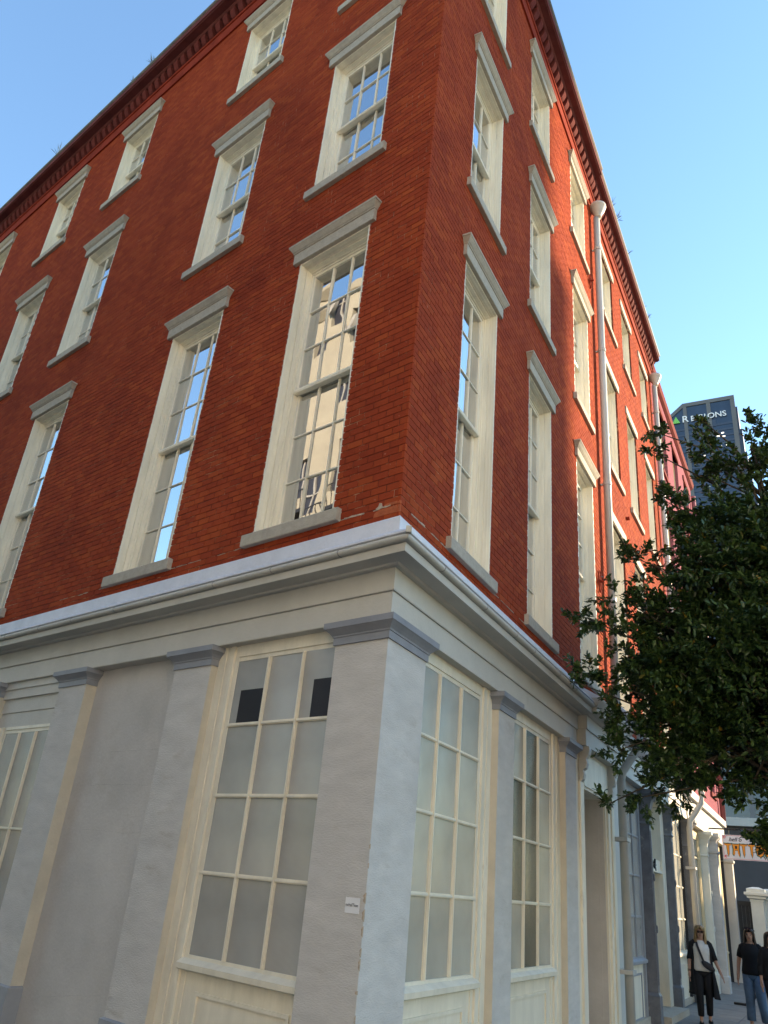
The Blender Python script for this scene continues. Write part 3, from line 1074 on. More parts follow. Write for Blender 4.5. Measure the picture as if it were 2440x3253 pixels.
# ---- shop windows
def shop_window(F, s0, s1, g0, g1, ncol, zs, parent, glass, og=-0.11, head=4.03, cas='cream_shop', dark_cells=(), cards=(), muntin=0.036,
                riser=True, riser_mat=None, depth=-0.085):
    """s0..s1 clear opening, g0..g1 glazed width, zs glazing bar levels from bottom to top"""
    m = MB()
    zb, zt = zs[0], zs[-1]
    st = [(0.0, depth), (0.38, depth - 0.012), (0.62, depth + 0.004), (0.80, depth - 0.02)]
    for i, (t, y) in enumerate(st):
        t1 = st[i + 1][0] if i + 1 < len(st) else 1.0
        if g0 - s0 > 0.01:
            F.box(m, s0 + (g0 - s0) * t, s0 + (g0 - s0) * t1, -0.26, y, 0.0, head)
        if s1 - g1 > 0.01:
            F.box(m, s1 - (s1 - g1) * t1, s1 - (s1 - g1) * t, -0.26, y, 0.0, head)
    F.box(m, g0, g1, -0.26, depth - 0.008, zt + 0.045, head)
    F.box(m, g0, g1, -0.26, depth - 0.022, zt, zt + 0.045)
    w = F.part('shop_window', m, cas, parent)
    sash = MB()
    for k in range(1, ncol):
        s = g0 + (g1 - g0) * k / ncol
        F.loft(sash, [(s - muntin / 2, s + muntin / 2, og - 0.02, og + 0.016, zb), (s - muntin / 2, s + muntin / 2, og - 0.02, og + 0.016, zt)])
        F.box(sash, s - muntin * 0.24, s + muntin * 0.24, og + 0.016, og + 0.03, zb, zt)
    for z in zs[1:-1]:
        for c in range(ncol):
            a = g0 + (g1 - g0) * c / ncol + (muntin / 2 if c else 0)
            b = g0 + (g1 - g0) * (c + 1) / ncol - (muntin / 2 if c < ncol - 1 else 0)
            F.box(sash, a, b, og - 0.02, og + 0.012, z - muntin / 2, z + muntin / 2)
            F.box(sash, a, b, og + 0.012, og + 0.024, z - muntin * 0.26, z + muntin * 0.26)
    F.box(sash, g0, g1, og - 0.02, og + 0.014, zb - 0.03, zb)
    F.part('glazing_bars', sash, cas, w)
    cw = (g1 - g0) / ncol
    for r in range(len(zs) - 1):
        ph = zs[r + 1] - zs[r]
        for c in range(ncol):
            gm = glass[(r, c)] if isinstance(glass, dict) and (r, c) in glass else (glass['d'] if isinstance(glass, dict) else glass)
            me = PANES.get((round(cw, 3), round(ph, 3), gm))
            if me is None:
                me = MB().box(-cw / 2, cw / 2, -0.003, 0.003, -ph / 2, ph / 2).mesh('pane', gm)
                PANES[(round(cw, 3), round(ph, 3), gm)] = me
            tilt = Matrix.Rotation(random.gauss(0, 0.006), 4, 'X') @ Matrix.Rotation(random.gauss(0, 0.006), 4, 'Z')
            obj('pane', me, w, F.at(g0 + cw * (c + 0.5), og - 0.006, (zs[r] + zs[r + 1]) / 2) @ tilt)
    for (sa, sb, za, zc) in cards:
        cm = MB()
        F.box(cm, sa, sb, og - 0.001, og + 0.003, za, zc)
        F.part('vent_panel', cm, 'vent', w)
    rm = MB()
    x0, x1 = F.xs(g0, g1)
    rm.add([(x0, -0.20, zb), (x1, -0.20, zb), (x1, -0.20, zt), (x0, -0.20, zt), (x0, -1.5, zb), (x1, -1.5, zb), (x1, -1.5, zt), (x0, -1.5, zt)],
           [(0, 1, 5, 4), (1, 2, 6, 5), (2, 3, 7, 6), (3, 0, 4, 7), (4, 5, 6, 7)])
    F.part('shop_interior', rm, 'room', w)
    sm = MB()
    F.loft(sm, [(g0 - 0.06, g1 + 0.06, -0.22, depth + 0.02, zb - 0.125), (g0 - 0.06, g1 + 0.06, -0.22, depth + 0.055, zb - 0.11),
                (g0 - 0.06, g1 + 0.06, -0.22, depth + 0.06, zb - 0.065), (g0 - 0.06, g1 + 0.06, -0.22, depth + 0.02, zb - 0.04),
                (g0 - 0.06, g1 + 0.06, -0.22, depth - 0.01, zb - 0.028)])
    F.part('window_sill', sm, cas, w)
    if riser:
        r = MB()
        F.box(r, g0, g1, -0.26, depth - 0.03, 0.0, zb - 0.126)
        rz = F.part('stall_riser', r, riser_mat or cas, w)
        mm = MB()
        a, b, zc, zd = g0 + 0.14, g1 - 0.2, 0.12, zb - 0.285
        y = depth - 0.03
        for (p, q) in (((a, zd), (b, zd)), ((a, zc), (b, zc)), ((a, zc), (a, zd)), ((b, zc), (b, zd))):
            e = 0.016
            vz = -e if p[0] == q[0] else e
            F.loft(mm, [(min(p[0], q[0]) - e, max(p[0], q[0]) + e, y, y + 0.018, min(p[1], q[1]) - vz),
                        (min(p[0], q[0]) - e, max(p[0], q[0]) + e, y, y + 0.018, max(p[1], q[1]) + vz)])
        F.part('panel_moulding', mm, cas, rz)
    return w


PANES = {}
reeded_mat('vent', (0.026, 0.026, 0.032))
MATS['vent'].node_tree.nodes['Principled BSDF'].inputs['Roughness'].default_value = 0.6
MATS['vent'].node_tree.nodes['Principled BSDF'].inputs['Specular IOR Level'].default_value = 0.15
ZS = [1.128, 1.81, 2.506, 3.19, 3.862]
shop_window(FL, 0.647, 2.491, 0.655, 2.167, 3, ZS, corner, 'reeded',
            cards=((1.70, 2.05, 3.21, 3.545), (0.68, 0.985, 3.21, 3.57)))
shop_window(FL, 5.692, 7.385, 5.76, 7.12, 3, [0.9, 2.086, 3.313], corner, 'reeded', head=3.40, muntin=0.03)
m = MB()
for (z0, z1, y) in ((3.402, 3.60, -0.10), (3.603, 3.80, -0.085), (3.80, 3.93, -0.05), (3.93, 4.03, -0.03)):
    FL.box(m, 5.692, 7.385, -0.27, y, z0, z1)
FL.part('transom_boards', m, 'entab', corner)
shop_window(FR, 0.802, 2.873, 0.802, 2.524, 3, ZS, corner, {'d': 'frost', (0, 1): 'frost_clear', (1, 1): 'frost'} if False else 'frost')
shop_window(FR, 3.427, 5.694, 3.56, 5.26, 3, ZS, corner,
            {'d': 'frost', (1, 1): 'pane_tree_reflection', (2, 1): 'pane_tree_reflection', (3, 1): 'pane_tree_reflection', (0, 1): 'pane_tree_reflection', (1, 0): 'pane_tree_reflection', (2, 0): 'pane_tree_reflection'})

# ---- door portal
m = MB()
FR.box(m, 6.36, 8.55, -0.1, 0.14, 4.05, 4.295)
FR.box(m, 6.345, 8.565, -0.1, 0.165, 4.298, 4.50)
portal = FR.part('portal', m, 'entab', corner)
m = MB()
FR.loft(m, [(6.32, 8.59, -0.1, 0.19, 4.502), (6.29, 8.62, -0.1, 0.22, 4.53), (6.26, 8.66, -0.1, 0.34, 4.545), (6.26, 8.66, -0.1, 0.345, 4.60),
            (6.22, 8.70, -0.1, 0.37, 4.63), (6.20, 8.72, -0.1, 0.42, 4.70), (6.19, 8.73, -0.1, 0.43, 4.735)])
FR.part('portal_crown', m, 'entab', portal)
m = MB()
FR.run(m, [(-0.02, 4.737), (0.425, 4.737), (0.415, 4.75), (0.02, 4.98), (-0.02, 4.98)], 6.21, 8.71)
FR.part('portal_flashing', m, 'ledge', portal)
for s in (6.44, 8.36):
    m = MB()
    prof = [(0.0, 4.05), (0.16, 4.05), (0.17, 4.0), (0.155, 3.93), (0.11, 3.87), (0.125, 3.80), (0.105, 3.73), (0.06, 3.70), (0.075, 3.64),
            (0.06, 3.57), (0.03, 3.535), (0.0, 3.53)]
    m.rings([[(FR.sgn * s, o, z) for o, z in prof], [(FR.sgn * (s + 0.13), o, z) for o, z in prof]])
    FR.part('scroll_bracket', m, 'entab', portal)
m = MB()
FR.box(m, 6.262, 6.60, -0.7, -0.005, 0.0, 4.05)
FR.box(m, 6.40, 6.60, -0.02, 0.03, 0.0, 3.53)
FR.box(m, 8.10, 8.60, -0.7, -0.005, 0.0, 4.05)
FR.box(m, 8.16, 8.30, -0.02, 0.03, 0.0, 3.53)
FR.box(m, 8.33, 8.52, -0.02, 0.05, 0.0, 3.53)
FR.box(m, 6.60, 8.10, -0.7, 0.0, 3.46, 4.05)
FR.box(m, 6.66, 8.04, -0.02, 0.022, 3.50, 3.98)
FR.part('portal_jamb', m, 'cream_shop', portal)
m = MB()
FR.box(m, 8.085, 8.10, -0.66, -0.04, 0.15, 3.46)
FR.box(m, 8.075, 8.086, -0.58, -0.12, 0.30, 3.36)
FR.part('portal_reveal_panel', m, 'grey_panel', portal)
m = MB()
FR.box(m, 6.60, 8.10, -0.74, -0.66, 2.52, 2.62)
FR.box(m, 6.60, 6.72, -0.74, -0.64, 0.15, 3.46)
FR.box(m, 7.98, 8.10, -0.74, -0.64, 0.15, 3.46)
FR.box(m, 6.72, 7.98, -0.74, -0.66, 3.34, 3.46)
dframe = FR.part('door_frame', m, 'cream_shop', portal)
m = MB()
FR.box(m, 6.72, 7.98, -0.73, -0.72, 2.62, 3.34)
FR.part('transom_light', m, 'glass_clear', portal)
m = MB()
FR.box(m, 6.72, 7.98, -0.76, -0.70, 0.15, 2.52)
for (a, b, c, d) in ((6.80, 7.30, 0.3, 1.0), (7.40, 7.90, 0.3, 1.0), (6.80, 7.30, 1.15, 2.4), (7.40, 7.90, 1.15, 2.4)):
    FR.loft(m, [(a, b, -0.70, -0.69, c), (a, b, -0.70, -0.69, d)])
FR.part('door_leaf', m, 'grey_blue', portal)
m = MB()
FR.box(m, 6.3, 8.5, -0.7, 0.22, 0.0, 0.14)
FR.part('door_step', m, 'stone', portal)


# ---- rainwater pipes
def downpipe(F, s, z_head, parent, label=None, low_s=None, mat_up='pipe', mat_lo='pipe_low'):
    m = MB()
    o = 0.13
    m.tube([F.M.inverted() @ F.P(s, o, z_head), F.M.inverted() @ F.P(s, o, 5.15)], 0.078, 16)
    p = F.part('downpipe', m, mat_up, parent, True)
    hd = MB()
    prof = [(0.082, -0.02), (0.085, 0.05), (0.12, 0.12), (0.17, 0.22), (0.195, 0.30), (0.205, 0.31), (0.205, 0.37), (0.19, 0.375), (0.175, 0.33), (0.10, 0.2)]
    hd.rings([[(F.sgn * s + r * math.cos(2 * math.pi * k / 20), o + 0.04 + r * math.sin(2 * math.pi * k / 20), z_head + z) for k in range(20)] for r, z in prof])
    F.part('hopper_head', hd, mat_up, p, True)
    for z in (z_head - 1.05, z_head - 4.1, 9.75, 7.2):
        c = MB()
        c.rings([[(F.sgn * s + r * math.cos(2 * math.pi * k / 16), o + r * math.sin(2 * math.pi * k / 16), z + dz) for k in range(16)]
                 for r, dz in ((0.075, -0.04), (0.09, -0.035), (0.092, 0.035), (0.075, 0.04))])
        F.box(c, s - 0.02, s + 0.02, -0.01, o - 0.05, z - 0.02, z + 0.02)
        F.part('pipe_collar', c, mat_up, p)
    b = MB()
    ls = low_s if low_s is not None else s
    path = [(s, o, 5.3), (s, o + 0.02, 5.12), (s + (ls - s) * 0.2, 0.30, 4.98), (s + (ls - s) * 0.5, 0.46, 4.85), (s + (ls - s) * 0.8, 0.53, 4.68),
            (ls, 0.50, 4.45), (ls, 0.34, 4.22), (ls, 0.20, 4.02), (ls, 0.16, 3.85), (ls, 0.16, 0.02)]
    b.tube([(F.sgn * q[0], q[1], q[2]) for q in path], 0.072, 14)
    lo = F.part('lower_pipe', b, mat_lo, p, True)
    for z in (2.9, 0.95):
        c = MB()
        F.box(c, ls - 0.16, ls + 0.115, 0.02, 0.255, z - 0.03, z + 0.03)
        F.part('pipe_strap', c, mat_lo, p)
    return p


downpipe(FR, 8.66, 17.28, corner)

# ------------------------------------------------------------------ neighbouring brick building
nb = thing('brick_rowhouse', 'red brick row building with plain stone lintels beyond the first downpipe', 'building', FR.P(8.45, 0, 0))
wall_n = obj('brick_wall', sheet(FR, 8.43, 16.60, ZB - 0.1, 18.3, open_N, -0.0055, -0.14, 'mortar'), nb, FR.M.copy())
tag(obj('brick_courses', brick_mesh(FR, bricks(8.43, 16.60, ZB + 0.015, ZT, open_N, 0)), wall_n, FR.M.copy()), kind='stuff')
for i, s in enumerate(COLS_N):
    for f in LEV:
        window(FR, s, WR, f, nb, 'plain')
cornice(FR, 8.43, 16.60, nb, 0.33, False)
downpipe(FR, 16.42, 17.35, nb, low_s=16.55)
r0, r1 = FR.P(8.43, -0.05, 18.5), FR.P(16.6, -0.05, 18.5)
m = MB()
dd = NR * -16
m.add([tuple(r0), tuple(r1), tuple(r1 + dd), tuple(r0 + dd)], [(0, 1, 2, 3)])
m.add([(r1.x, r1.y, 0), tuple(r1), tuple(r1 + dd), ((r1 + dd).x, (r1 + dd).y, 0)], [(0, 1, 2, 3)])
obj('roof', m.mesh('roof', 'dark', fix=False), nb)
m = MB()
FR.box(m, 8.60, 16.95, -0.2, 0.06, 4.08, 4.62)
FR.box(m, 8.60, 16.95, -0.2, 0.085, 4.30, 4.60)
fas = FR.part('shop_fascia', m, 'entab', nb)
m = MB()
FR.loft(m, [(8.75, 16.95, -0.1, 0.10, 4.62), (8.75, 16.95, -0.1, 0.22, 4.68), (8.75, 16.95, -0.1, 0.26, 4.74), (8.75, 16.95, -0.1, 0.05, 4.92)])
FR.part('fascia_crown', m, 'ledge', nb)
m = MB()
FR.box(m, 8.60, 9.25, -0.2, -0.02, 0.0, 4.08)
FR.part('end_pilaster', m, 'entab', nb)


def iron_column(F, s, parent, mt='dark_column', w=0.085):
    m = MB()
    F.loft(m, [(s - w * 1.5, s + w * 1.5, -0.1, 0.13, 0.0), (s - w * 1.5, s + w * 1.5, -0.1, 0.13, 0.45), (s - w, s + w, -0.1, 0.10, 0.5),
               (s - w, s + w, -0.1, 0.10, 3.42)])
    F.box(m, s - w * 0.5, s + w * 0.5, 0.10, 0.112, 0.62, 1.5)
    F.box(m, s - w * 0.5, s + w * 0.5, 0.10, 0.112, 1.6, 3.3)
    c = F.part('iron_column', m, mt, parent)
    k = MB()
    F.loft(k, [(s - w * 1.15, s + w * 1.15, -0.1, 0.115, 3.40), (s - w * 1.3, s + w * 1.3, -0.1, 0.13, 3.43), (s - w * 1.05, s + w * 1.05, -0.1, 0.11, 3.47),
               (s - w * 1.15, s + w * 1.15, -0.1, 0.12, 3.70), (s - w * 1.6, s + w * 1.6, -0.1, 0.17, 3.86), (s - w * 2.3, s + w * 2.3, -0.1, 0.25, 3.97),
               (s - w * 2.5, s + w * 2.5, -0.1, 0.28, 3.99), (s - w * 2.5, s + w * 2.5, -0.1, 0.28, 4.075)])
    F.part('capital', k, mt, c)
    for z in (3.6, 2.45, 1.55):
        d = MB()
        d.tube([(F.sgn * s + 0.035 * math.cos(t), 0.125, z + 0.06 * math.sin(t)) for t in np.linspace(0, 2 * math.pi, 11)], 0.012, 6)
        F.part('wreath', d, mt, c)
    return c


ZN = [1.09, 1.74, 2.44, 3.14, 3.86]
iron_column(FR, 11.50, nb)
iron_column(FR, 14.05, nb)
iron_column(FR, 16.95, nb)
shop_window(FR, 9.25, 11.40, 9.4, 11.2, 3, ZN, nb, 'reeded', head=4.08, cas='grey_blue', riser_mat='cream_shop', muntin=0.04)
shop_window(FR, 14.15, 16.85, 14.32, 16.62, 4, ZN, nb, 'frost', head=4.08, cas='cream_shop', muntin=0.04)
m = MB()
FR.box(m, 11.58, 11.95, -0.5, -0.05, 0.0, 4.08)
FR.box(m, 13.55, 13.95, -0.5, -0.05, 0.0, 4.08)
FR.box(m, 11.95, 13.55, -0.5, -0.10, 2.62, 2.86)
FR.box(m, 11.95, 13.55, -0.5, -0.06, 2.60, 2.66)
FR.box(m, 11.95, 13.55, -0.5, -0.30, 3.92, 4.08)
door2 = FR.part('shop_door_surround', m, 'cream_shop', nb)
m = MB()
FR.box(m, 11.95, 13.55, -0.46, -0.40, 0.12, 2.60)
for (a, b) in ((12.05, 12.70), (12.80, 13.45)):
    FR.box(m, a, b, -0.40, -0.385, 0.25, 0.95)
    FR.box(m, a, b, -0.40, -0.385, 1.05, 1.25)
FR.part('door_leaf', m, 'door_cream', door2)
for (a, b) in ((12.08, 12.66), (12.84, 13.42)):
    m = MB()
    FR.box(m, a, b, -0.40, -0.392, 1.40, 2.48)
    FR.part('door_light', m, 'frost', door2)
m = MB()
FR.box(m, 11.95, 13.55, -0.45, -0.44, 2.86, 3.92)
FR.part('transom_light', m, 'glass_clear', door2)
m = MB()
for s in (12.48, 13.02):
    FR.box(m, s - 0.02, s + 0.02, -0.44, -0.40, 2.86, 3.92)
FR.box(m, 11.95, 13.55, -0.44, -0.405, 3.38, 3.42)
FR.part('transom_bars', m, 'cream_shop', door2)
m = MB()
for k in range(7):
    t = k / 6 * math.pi * 2
    m.tube([(FR.sgn * (12.75 + 0.02 * math.cos(t)), -0.08, 2.74 + 0.02 * math.sin(t)),
            (FR.sgn * (12.75 + 0.09 * math.cos(t)), -0.06, 2.74 + 0.13 * math.sin(t))], [0.03, 0.012], 6)
FR.part('door_wreath', m, 'iron', door2)
m = MB()
FR.box(m, 11.70, 13.85, -0.5, 0.26, 0.0, 0.115)
FR.part('door_step', m, 'stone', nb)
m = MB()
FR.box(m, 10.42, 10.58, -0.128, -0.124, 1.25, 1.68)
FR.part('paper_notice', m, 'paper', nb)
m = MB()
FR.box(m, 8.75, 16.95, -0.3, -0.05, 0.0, 0.12)
FR.part('base_course', m, 'stone', nb)

# wall anchor rosettes
for (s, z) in ((8.15, 7.41), (8.22, 14.9)):
    m = MB()
    m.tube([(FR.sgn * s + 0.10 * math.cos(t), 0.03, z + 0.22 * math.sin(t)) for t in np.linspace(0, 2 * math.pi, 17)], 0.013, 6)
    for t in (0.6, 2.2, 3.8, 5.4):
        m.tube([(FR.sgn * s, 0.04, z), (FR.sgn * s + 0.10 * math.cos(t), 0.03, z + 0.22 * math.sin(t))], 0.011, 6)
    m.tube([(FR.sgn * s, 0.0, z), (FR.sgn * s, 0.11, z)], [0.03, 0.022], 8)
    FR.part('wall_anchor', m, 'red_paint', corner)
m = MB()
m.tube([(FR.sgn * 11.23, 0.0, 10.15), (FR.sgn * 11.23, 0.08, 10.15)], 0.045, 8)
FR.part('wall_anchor', m, 'red_paint', nb)

# ------------------------------------------------------------------ pink building
pk = thing('pink_building', 'pink painted brick building with cream window frames between row building and trees', 'building', FR.P(16.7, 0, 0))
PC = [17.85, 20.55, 23.30]
PL = {2: (5.6, 9.6), 3: (10.7, 13.55), 4: (15.0, 17.35)}
ops = [(s, s + 1.25, *PL[f]) for s in PC for f in PL]
wall_p = obj('pink_wall', sheet(FR, 16.62, 25.6, 4.4, 18.25, ops, 0.0, -0.22, 'pink_brick'), pk, FR.M.copy())
m = MB()
FR.loft(m, [(16.62, 25.7, -0.4, 0.02, 18.1), (16.62, 25.7, -0.4, 0.10, 18.16), (16.62, 25.72, -0.4, 0.14, 18.3), (16.62, 25.72, -0.4, 0.14, 18.36)])
FR.part('coping', m, 'pink_lintel', pk)
for s in PC:
    for f in PL:
        z0, z1 = PL[f]
        m = MB()
        for (inn, y0, y1) in ((0.05, -0.2, -0.11), (0.09, -0.3, -0.2)):
            FR.box(m, s, s + inn, y0, y1, z0, z1)
            FR.box(m, s + 1.25 - inn, s + 1.25, y0, y1, z0, z1)
            FR.box(m, s + inn, s + 1.25 - inn, y0, y1, z1 - inn, z1)
        for k in range(1, 4 if f != 2 else 6):
            z = z0 + (z1 - z0) * k / (4 if f != 2 else 6)
            FR.box(m, s + 0.09, s + 1.16, -0.27, -0.235, z - 0.012, z + 0.012)
        FR.box(m, s + 0.09, s + 1.16, -0.28, -0.22, (z0 + z1) / 2 - 0.03, (z0 + z1) / 2 + 0.03)
        w = FR.part('window', m, 'cream_yellow', pk)
        m = MB()
        FR.box(m, s + 0.09, s + 1.16, -0.285, -0.28, z0, z1 - 0.09)
        FR.part('pane', m, 'glass', w)
        m = MB()
        FR.box(m, s - 0.12, s + 1.37, -0.1, 0.05, z1, z1 + 0.2)
        FR.part('lintel', m, 'pink_lintel', w)
        m = MB()
        FR.box(m, s - 0.1, s + 1.35, -0.25, 0.06, z0 - 0.14, z0)
        FR.part('sill', m, 'pink_lintel', w)
m = MB()
m.tube([(FR.sgn * 25.3, 0.12, 17.6), (FR.sgn * 25.3, 0.12, 4.9)], 0.085, 12)
FR.part('downpipe', m, 'pipe_pink', pk, True)
r0, r1 = FR.P(16.62, -0.05, 18.1), FR.P(25.7, -0.05, 18.1)
m = MB()
m.add([tuple(r0), tuple(r1), tuple(r1 + dd), tuple(r0 + dd)], [(0, 1, 2, 3)])
m.add([(r1.x, r1.y, 0), tuple(r1), tuple(r1 + dd), ((r1 + dd).x, (r1 + dd).y, 0)], [(0, 1, 2, 3)])
obj('roof', m.mesh('roof', 'dark', fix=False), pk)
m = MB()
FR.box(m, 17.1, 25.6, -0.3, 0.07, 4.08, 4.75)
FR.box(m, 17.1, 25.6, -0.3, 0.16, 4.70, 4.9)
FR.part('shop_fascia', m, 'entab', pk)
iron_column(FR, 20.30, pk, 'post_white', 0.10)
m = MB()
FR.loft(m, [(20.5, 20.95, -0.3, 0.36, 0.0), (20.5, 20.95, -0.3, 0.36, 0.4), (20.52, 20.93, -0.3, 0.32, 0.42), (20.52, 20.93, -0.3, 0.32, 3.5),
            (20.48, 20.97, -0.3, 0.36, 3.54), (20.48, 20.97, -0.3, 0.36, 3.6), (20.52, 20.93, -0.3, 0.33, 3.62), (20.52, 20.93, -0.3, 0.33, 3.85),
            (20.45, 21.0, -0.3, 0.42, 3.98), (20.45, 21.0, -0.3, 0.42, 4.075)])
FR.part('shop_pier', m, 'grey_stucco', pk)
shop_window(FR, 17.1, 20.15, 17.5, 19.8, 2, [0.85, 3.3, 3.8], pk, 'glass_clear', head=4.08, cas='cream_yellow', muntin=0.05)
shop_window(FR, 21.0, 25.1, 21.4, 24.7, 2, [0.95, 3.7], pk, 'glass_clear', head=4.08, cas='cream_yellow', muntin=0.06)
m = MB()
FR.box(m, 18.0, 18.3, -0.103, -0.10, 2.55, 2.95)
FR.part('red_window_sticker', m, 'red_sticker', pk)
m = MB()
FR.loft(m, [(25.75, 26.1, -0.3, 0.22, 0.0), (25.75, 26.1, -0.3, 0.22, 3.55), (25.70, 26.15, -0.3, 0.27, 3.6), (25.70, 26.15, -0.3, 0.27, 3.66),
            (25.75, 26.1, -0.3, 0.22, 3.7), (25.75, 26.1, -0.3, 0.22, 4.2)])
FR.part('end_column', m, 'entab', pk)

# ------------------------------------------------------------------ hanging sign
SS = 21.344


def text_mesh(body, size, ext, mname, offset=0.0, shear=0.0):
    cu = bpy.data.curves.new('txt', 'FONT')
    cu.body = body
    cu.size = size
    cu.extrude = ext
    cu.offset = offset
    cu.shear = shear
    cu.resolution_u = 4
    to = bpy.data.objects.new('txt', cu)
    COL.objects.link(to)
    dg = bpy.context.evaluated_depsgraph_get()
    me = bpy.data.meshes.new_from_object(to.evaluated_get(dg))
    bpy.data.objects.remove(to)
    me.materials.clear()
    me.materials.append(MATS[mname])
    for p in me.polygons:
        p.material_index = 0
    return me


# sign frame: X = away from wall (right as seen), Y = up, Z = towards the camera
SM = Matrix(((NR.x, 0, -DR.x, 0), (NR.y, 0, -DR.y, 0), (0, 1, 0, 0), (0, 0, 0, 1)))
so = FR.P(SS, 0, 0)


def sgm(x, y, z):
    return Matrix.Translation(so) @ SM @ Matrix.Translation((x, y, z))


sign = thing('hanging_sign', 'white hanging board with orange tattoo lettering on an iron bracket, half hidden by leaves', 'sign', tuple(FR.P(SS, 0, 4.2)))
m = MB().box(0.42, 1.78, 3.44, 4.12, -0.025, 0.025)
board = obj('board', m.mesh('board', 'board_white'), sign, sgm(0, 0, 0))
m = MB()
m.tube([(-0.0, 4.28, 0), (1.85, 4.28, 0)], 0.022, 8)
for x in (0.62, 1.58):
    m.tube([(x, 4.28, 0), (x, 4.12, 0)], 0.012, 6)
m.box(-0.01, 0.03, 4.16, 4.40, -0.05, 0.05)
obj('bracket', m.mesh('bracket', 'iron'), sign, sgm(0, 0, 0))
m = MB()
for (y0, y1) in ((3.455, 3.462), (4.098, 4.105)):
    m.box(0.44, 1.76, y0, y1, 0.026, 0.03)
for (x0, x1) in ((0.44, 0.447), (1.753, 1.76)):
    m.box(x0, x1, 3.455, 4.105, 0.026, 0.03)
obj('border', m.mesh('border', 'red_sticker'), sign, sgm(0, 0, 0))
m = MB()
for (cx, cy) in ((0.50, 4.05), (0.50, 3.52), (1.70, 4.05), (1.70, 3.52)):
    for r, t0 in ((0.035, 0), (0.022, 1.3)):
        m.tube([(cx + r * math.cos(t0 + t), cy + r * math.sin(t0 + t), 0.03) for t in np.linspace(0, 4.6, 9)], 0.006, 5)
obj('corner_scroll', m.mesh('corner_scroll', 'red_sticker'), sign, sgm(0, 0, 0))
obj('script_lettering', text_mesh('hell o', 0.16, 0.004, 'ink', 0.0, 0.35), sign, sgm(0.60, 3.945, 0.032))
# spiky block letters drawn as polygons: T A T T O O
GL = {'T': [[(0, 1), (0.12, .82), (.3, .84), (.36, .2), (.46, -.12), (.58, .2), (.62, .84), (.82, .82), (.95, 1), (.7, .96), (.5, .98), (.25, .96)]],
      'A': [[(.02, 1), (.2, .95), (.75, .95), (.95, 1), (.85, .5), (.92, .1), (.84, -.1), (.68, .15), (.68, .42), (.32, .42), (.32, .15), (.2, -.02), (.04, .1), (.14, .5)],
            ],
      'O': [[(.1, 1), (.3, .95), (.7, .95), (.9, 1), (.98, .5), (.86, .1), (.6, .05), (.5, -.1), (.4, .05), (.14, .1), (.02, .5)]]}
x = 0.47
for ch in 'TATTOO':
    w, h = 0.215, 0.32
    for nm, mt, sc, zz in (('letter_glow', 'teal', 0.028, 0.027), ('letter_outline', 'ink', 0.016, 0.031), ('letter', 'orange', -0.002, 0.035)):
        m = MB()
        for poly in GL[ch]:
            cxx, cyy = 0.5, 0.5
            pts = []
            for (px, py) in poly:
                X, Y = x + px * w, 3.56 + py * h
                dx, dy = px - cxx, py - cyy
                ln = math.hypot(dx, dy) + 1e-6
                pts.append((X + dx / ln * sc, Y + dy / ln * sc))
            m.rings([[(a, b, zz) for a, b in pts], [(a, b, zz + 0.004) for a, b in pts]])
        lo = obj(nm, m.mesh(nm, mt), sign, sgm(0, 0, 0))
    if ch in 'AO':
        m = MB()
        m.box(x + w * 0.38, x + w * 0.62, 3.56 + h * (.56 if ch == 'A' else .3), 3.56 + h * .8, 0.039, 0.042)
        obj('letter_counter', m.mesh('letter_counter', 'ink'), sign, sgm(0, 0, 0))
    x += w

# ------------------------------------------------------------------ gate posts, fence, far building
for (s, o0, lab) in ((27.0, 0.60, 'white square gate post with stepped cap behind the sign'), (27.9, 0.95, 'white gate post set back beside the first gate post')):
    g = thing('gate_post', lab, 'gate post', tuple(FR.P(s, o0 + 0.2, 0)), 'white gate posts')
    m = MB()
    FR.loft(m, [(s - 0.23, s + 0.23, o0 - 0.03, o0 + 0.43, 0.0), (s - 0.23, s + 0.23, o0 - 0.03, o0 + 0.43, 0.3), (s - 0.2, s + 0.2, o0, o0 + 0.4, 0.32),
                (s - 0.2, s + 0.2, o0, o0 + 0.4, 2.45)])
    FR.part('shaft', m, 'post_white', g)
    m = MB()
    FR.loft(m, [(s - 0.22, s + 0.22, o0 - 0.02, o0 + 0.42, 2.45), (s - 0.22, s + 0.22, o0 - 0.02, o0 + 0.42, 2.53), (s - 0.3, s + 0.3, o0 - 0.10, o0 + 0.5, 2.56),
                (s - 0.3, s + 0.3, o0 - 0.10, o0 + 0.5, 2.62), (s - 0.38, s + 0.38, o0 - 0.18, o0 + 0.58, 2.66), (s - 0.38, s + 0.38, o0 - 0.18, o0 + 0.58, 2.74),
                (s - 0.28, s + 0.28, o0 - 0.1, o0 + 0.48, 2.75), (s - 0.28, s + 0.28, o0 - 0.1, o0 + 0.48, 2.86), (s - 0.1, s + 0.1, o0 + 0.1, o0 + 0.3, 2.92)])
    FR.part('cap', m, 'post_white', g)
fence = thing('board_fence', 'dark board fence between end column and white gate post', 'fence', tuple(FR.P(27, 0.2, 0)))
bm_ = MB().box(-0.055, 0.055, -0.012, 0.012, 0.0, 2.3).mesh('fence_board', 'fence_dark')
for k in range(14):
    obj('fence_board', bm_, fence, FR.at(27.05, -0.85 + k * 0.118, 0.05) @ Matrix.Rotation(math.pi / 2, 4, 'Z'))
m = MB()
FR.box(m, 27.0, 27.1, -0.95, 0.62, 2.30, 2.45)
FR.part('top_rail', m, 'fence_dark', fence)
far = thing('far_building', 'plain grey building far down the street behind the gate posts', 'building', tuple(FR.P(44, 0, 0)))
m = MB()
FR.box(m, 40, 52, -9, 2.6, 0.0, 6.4)
FR.part('wall', m, 'far_grey', far)
m = MB()
FR.box(m, 39.8, 52, 2.55, 2.95, 0.0, 6.4)
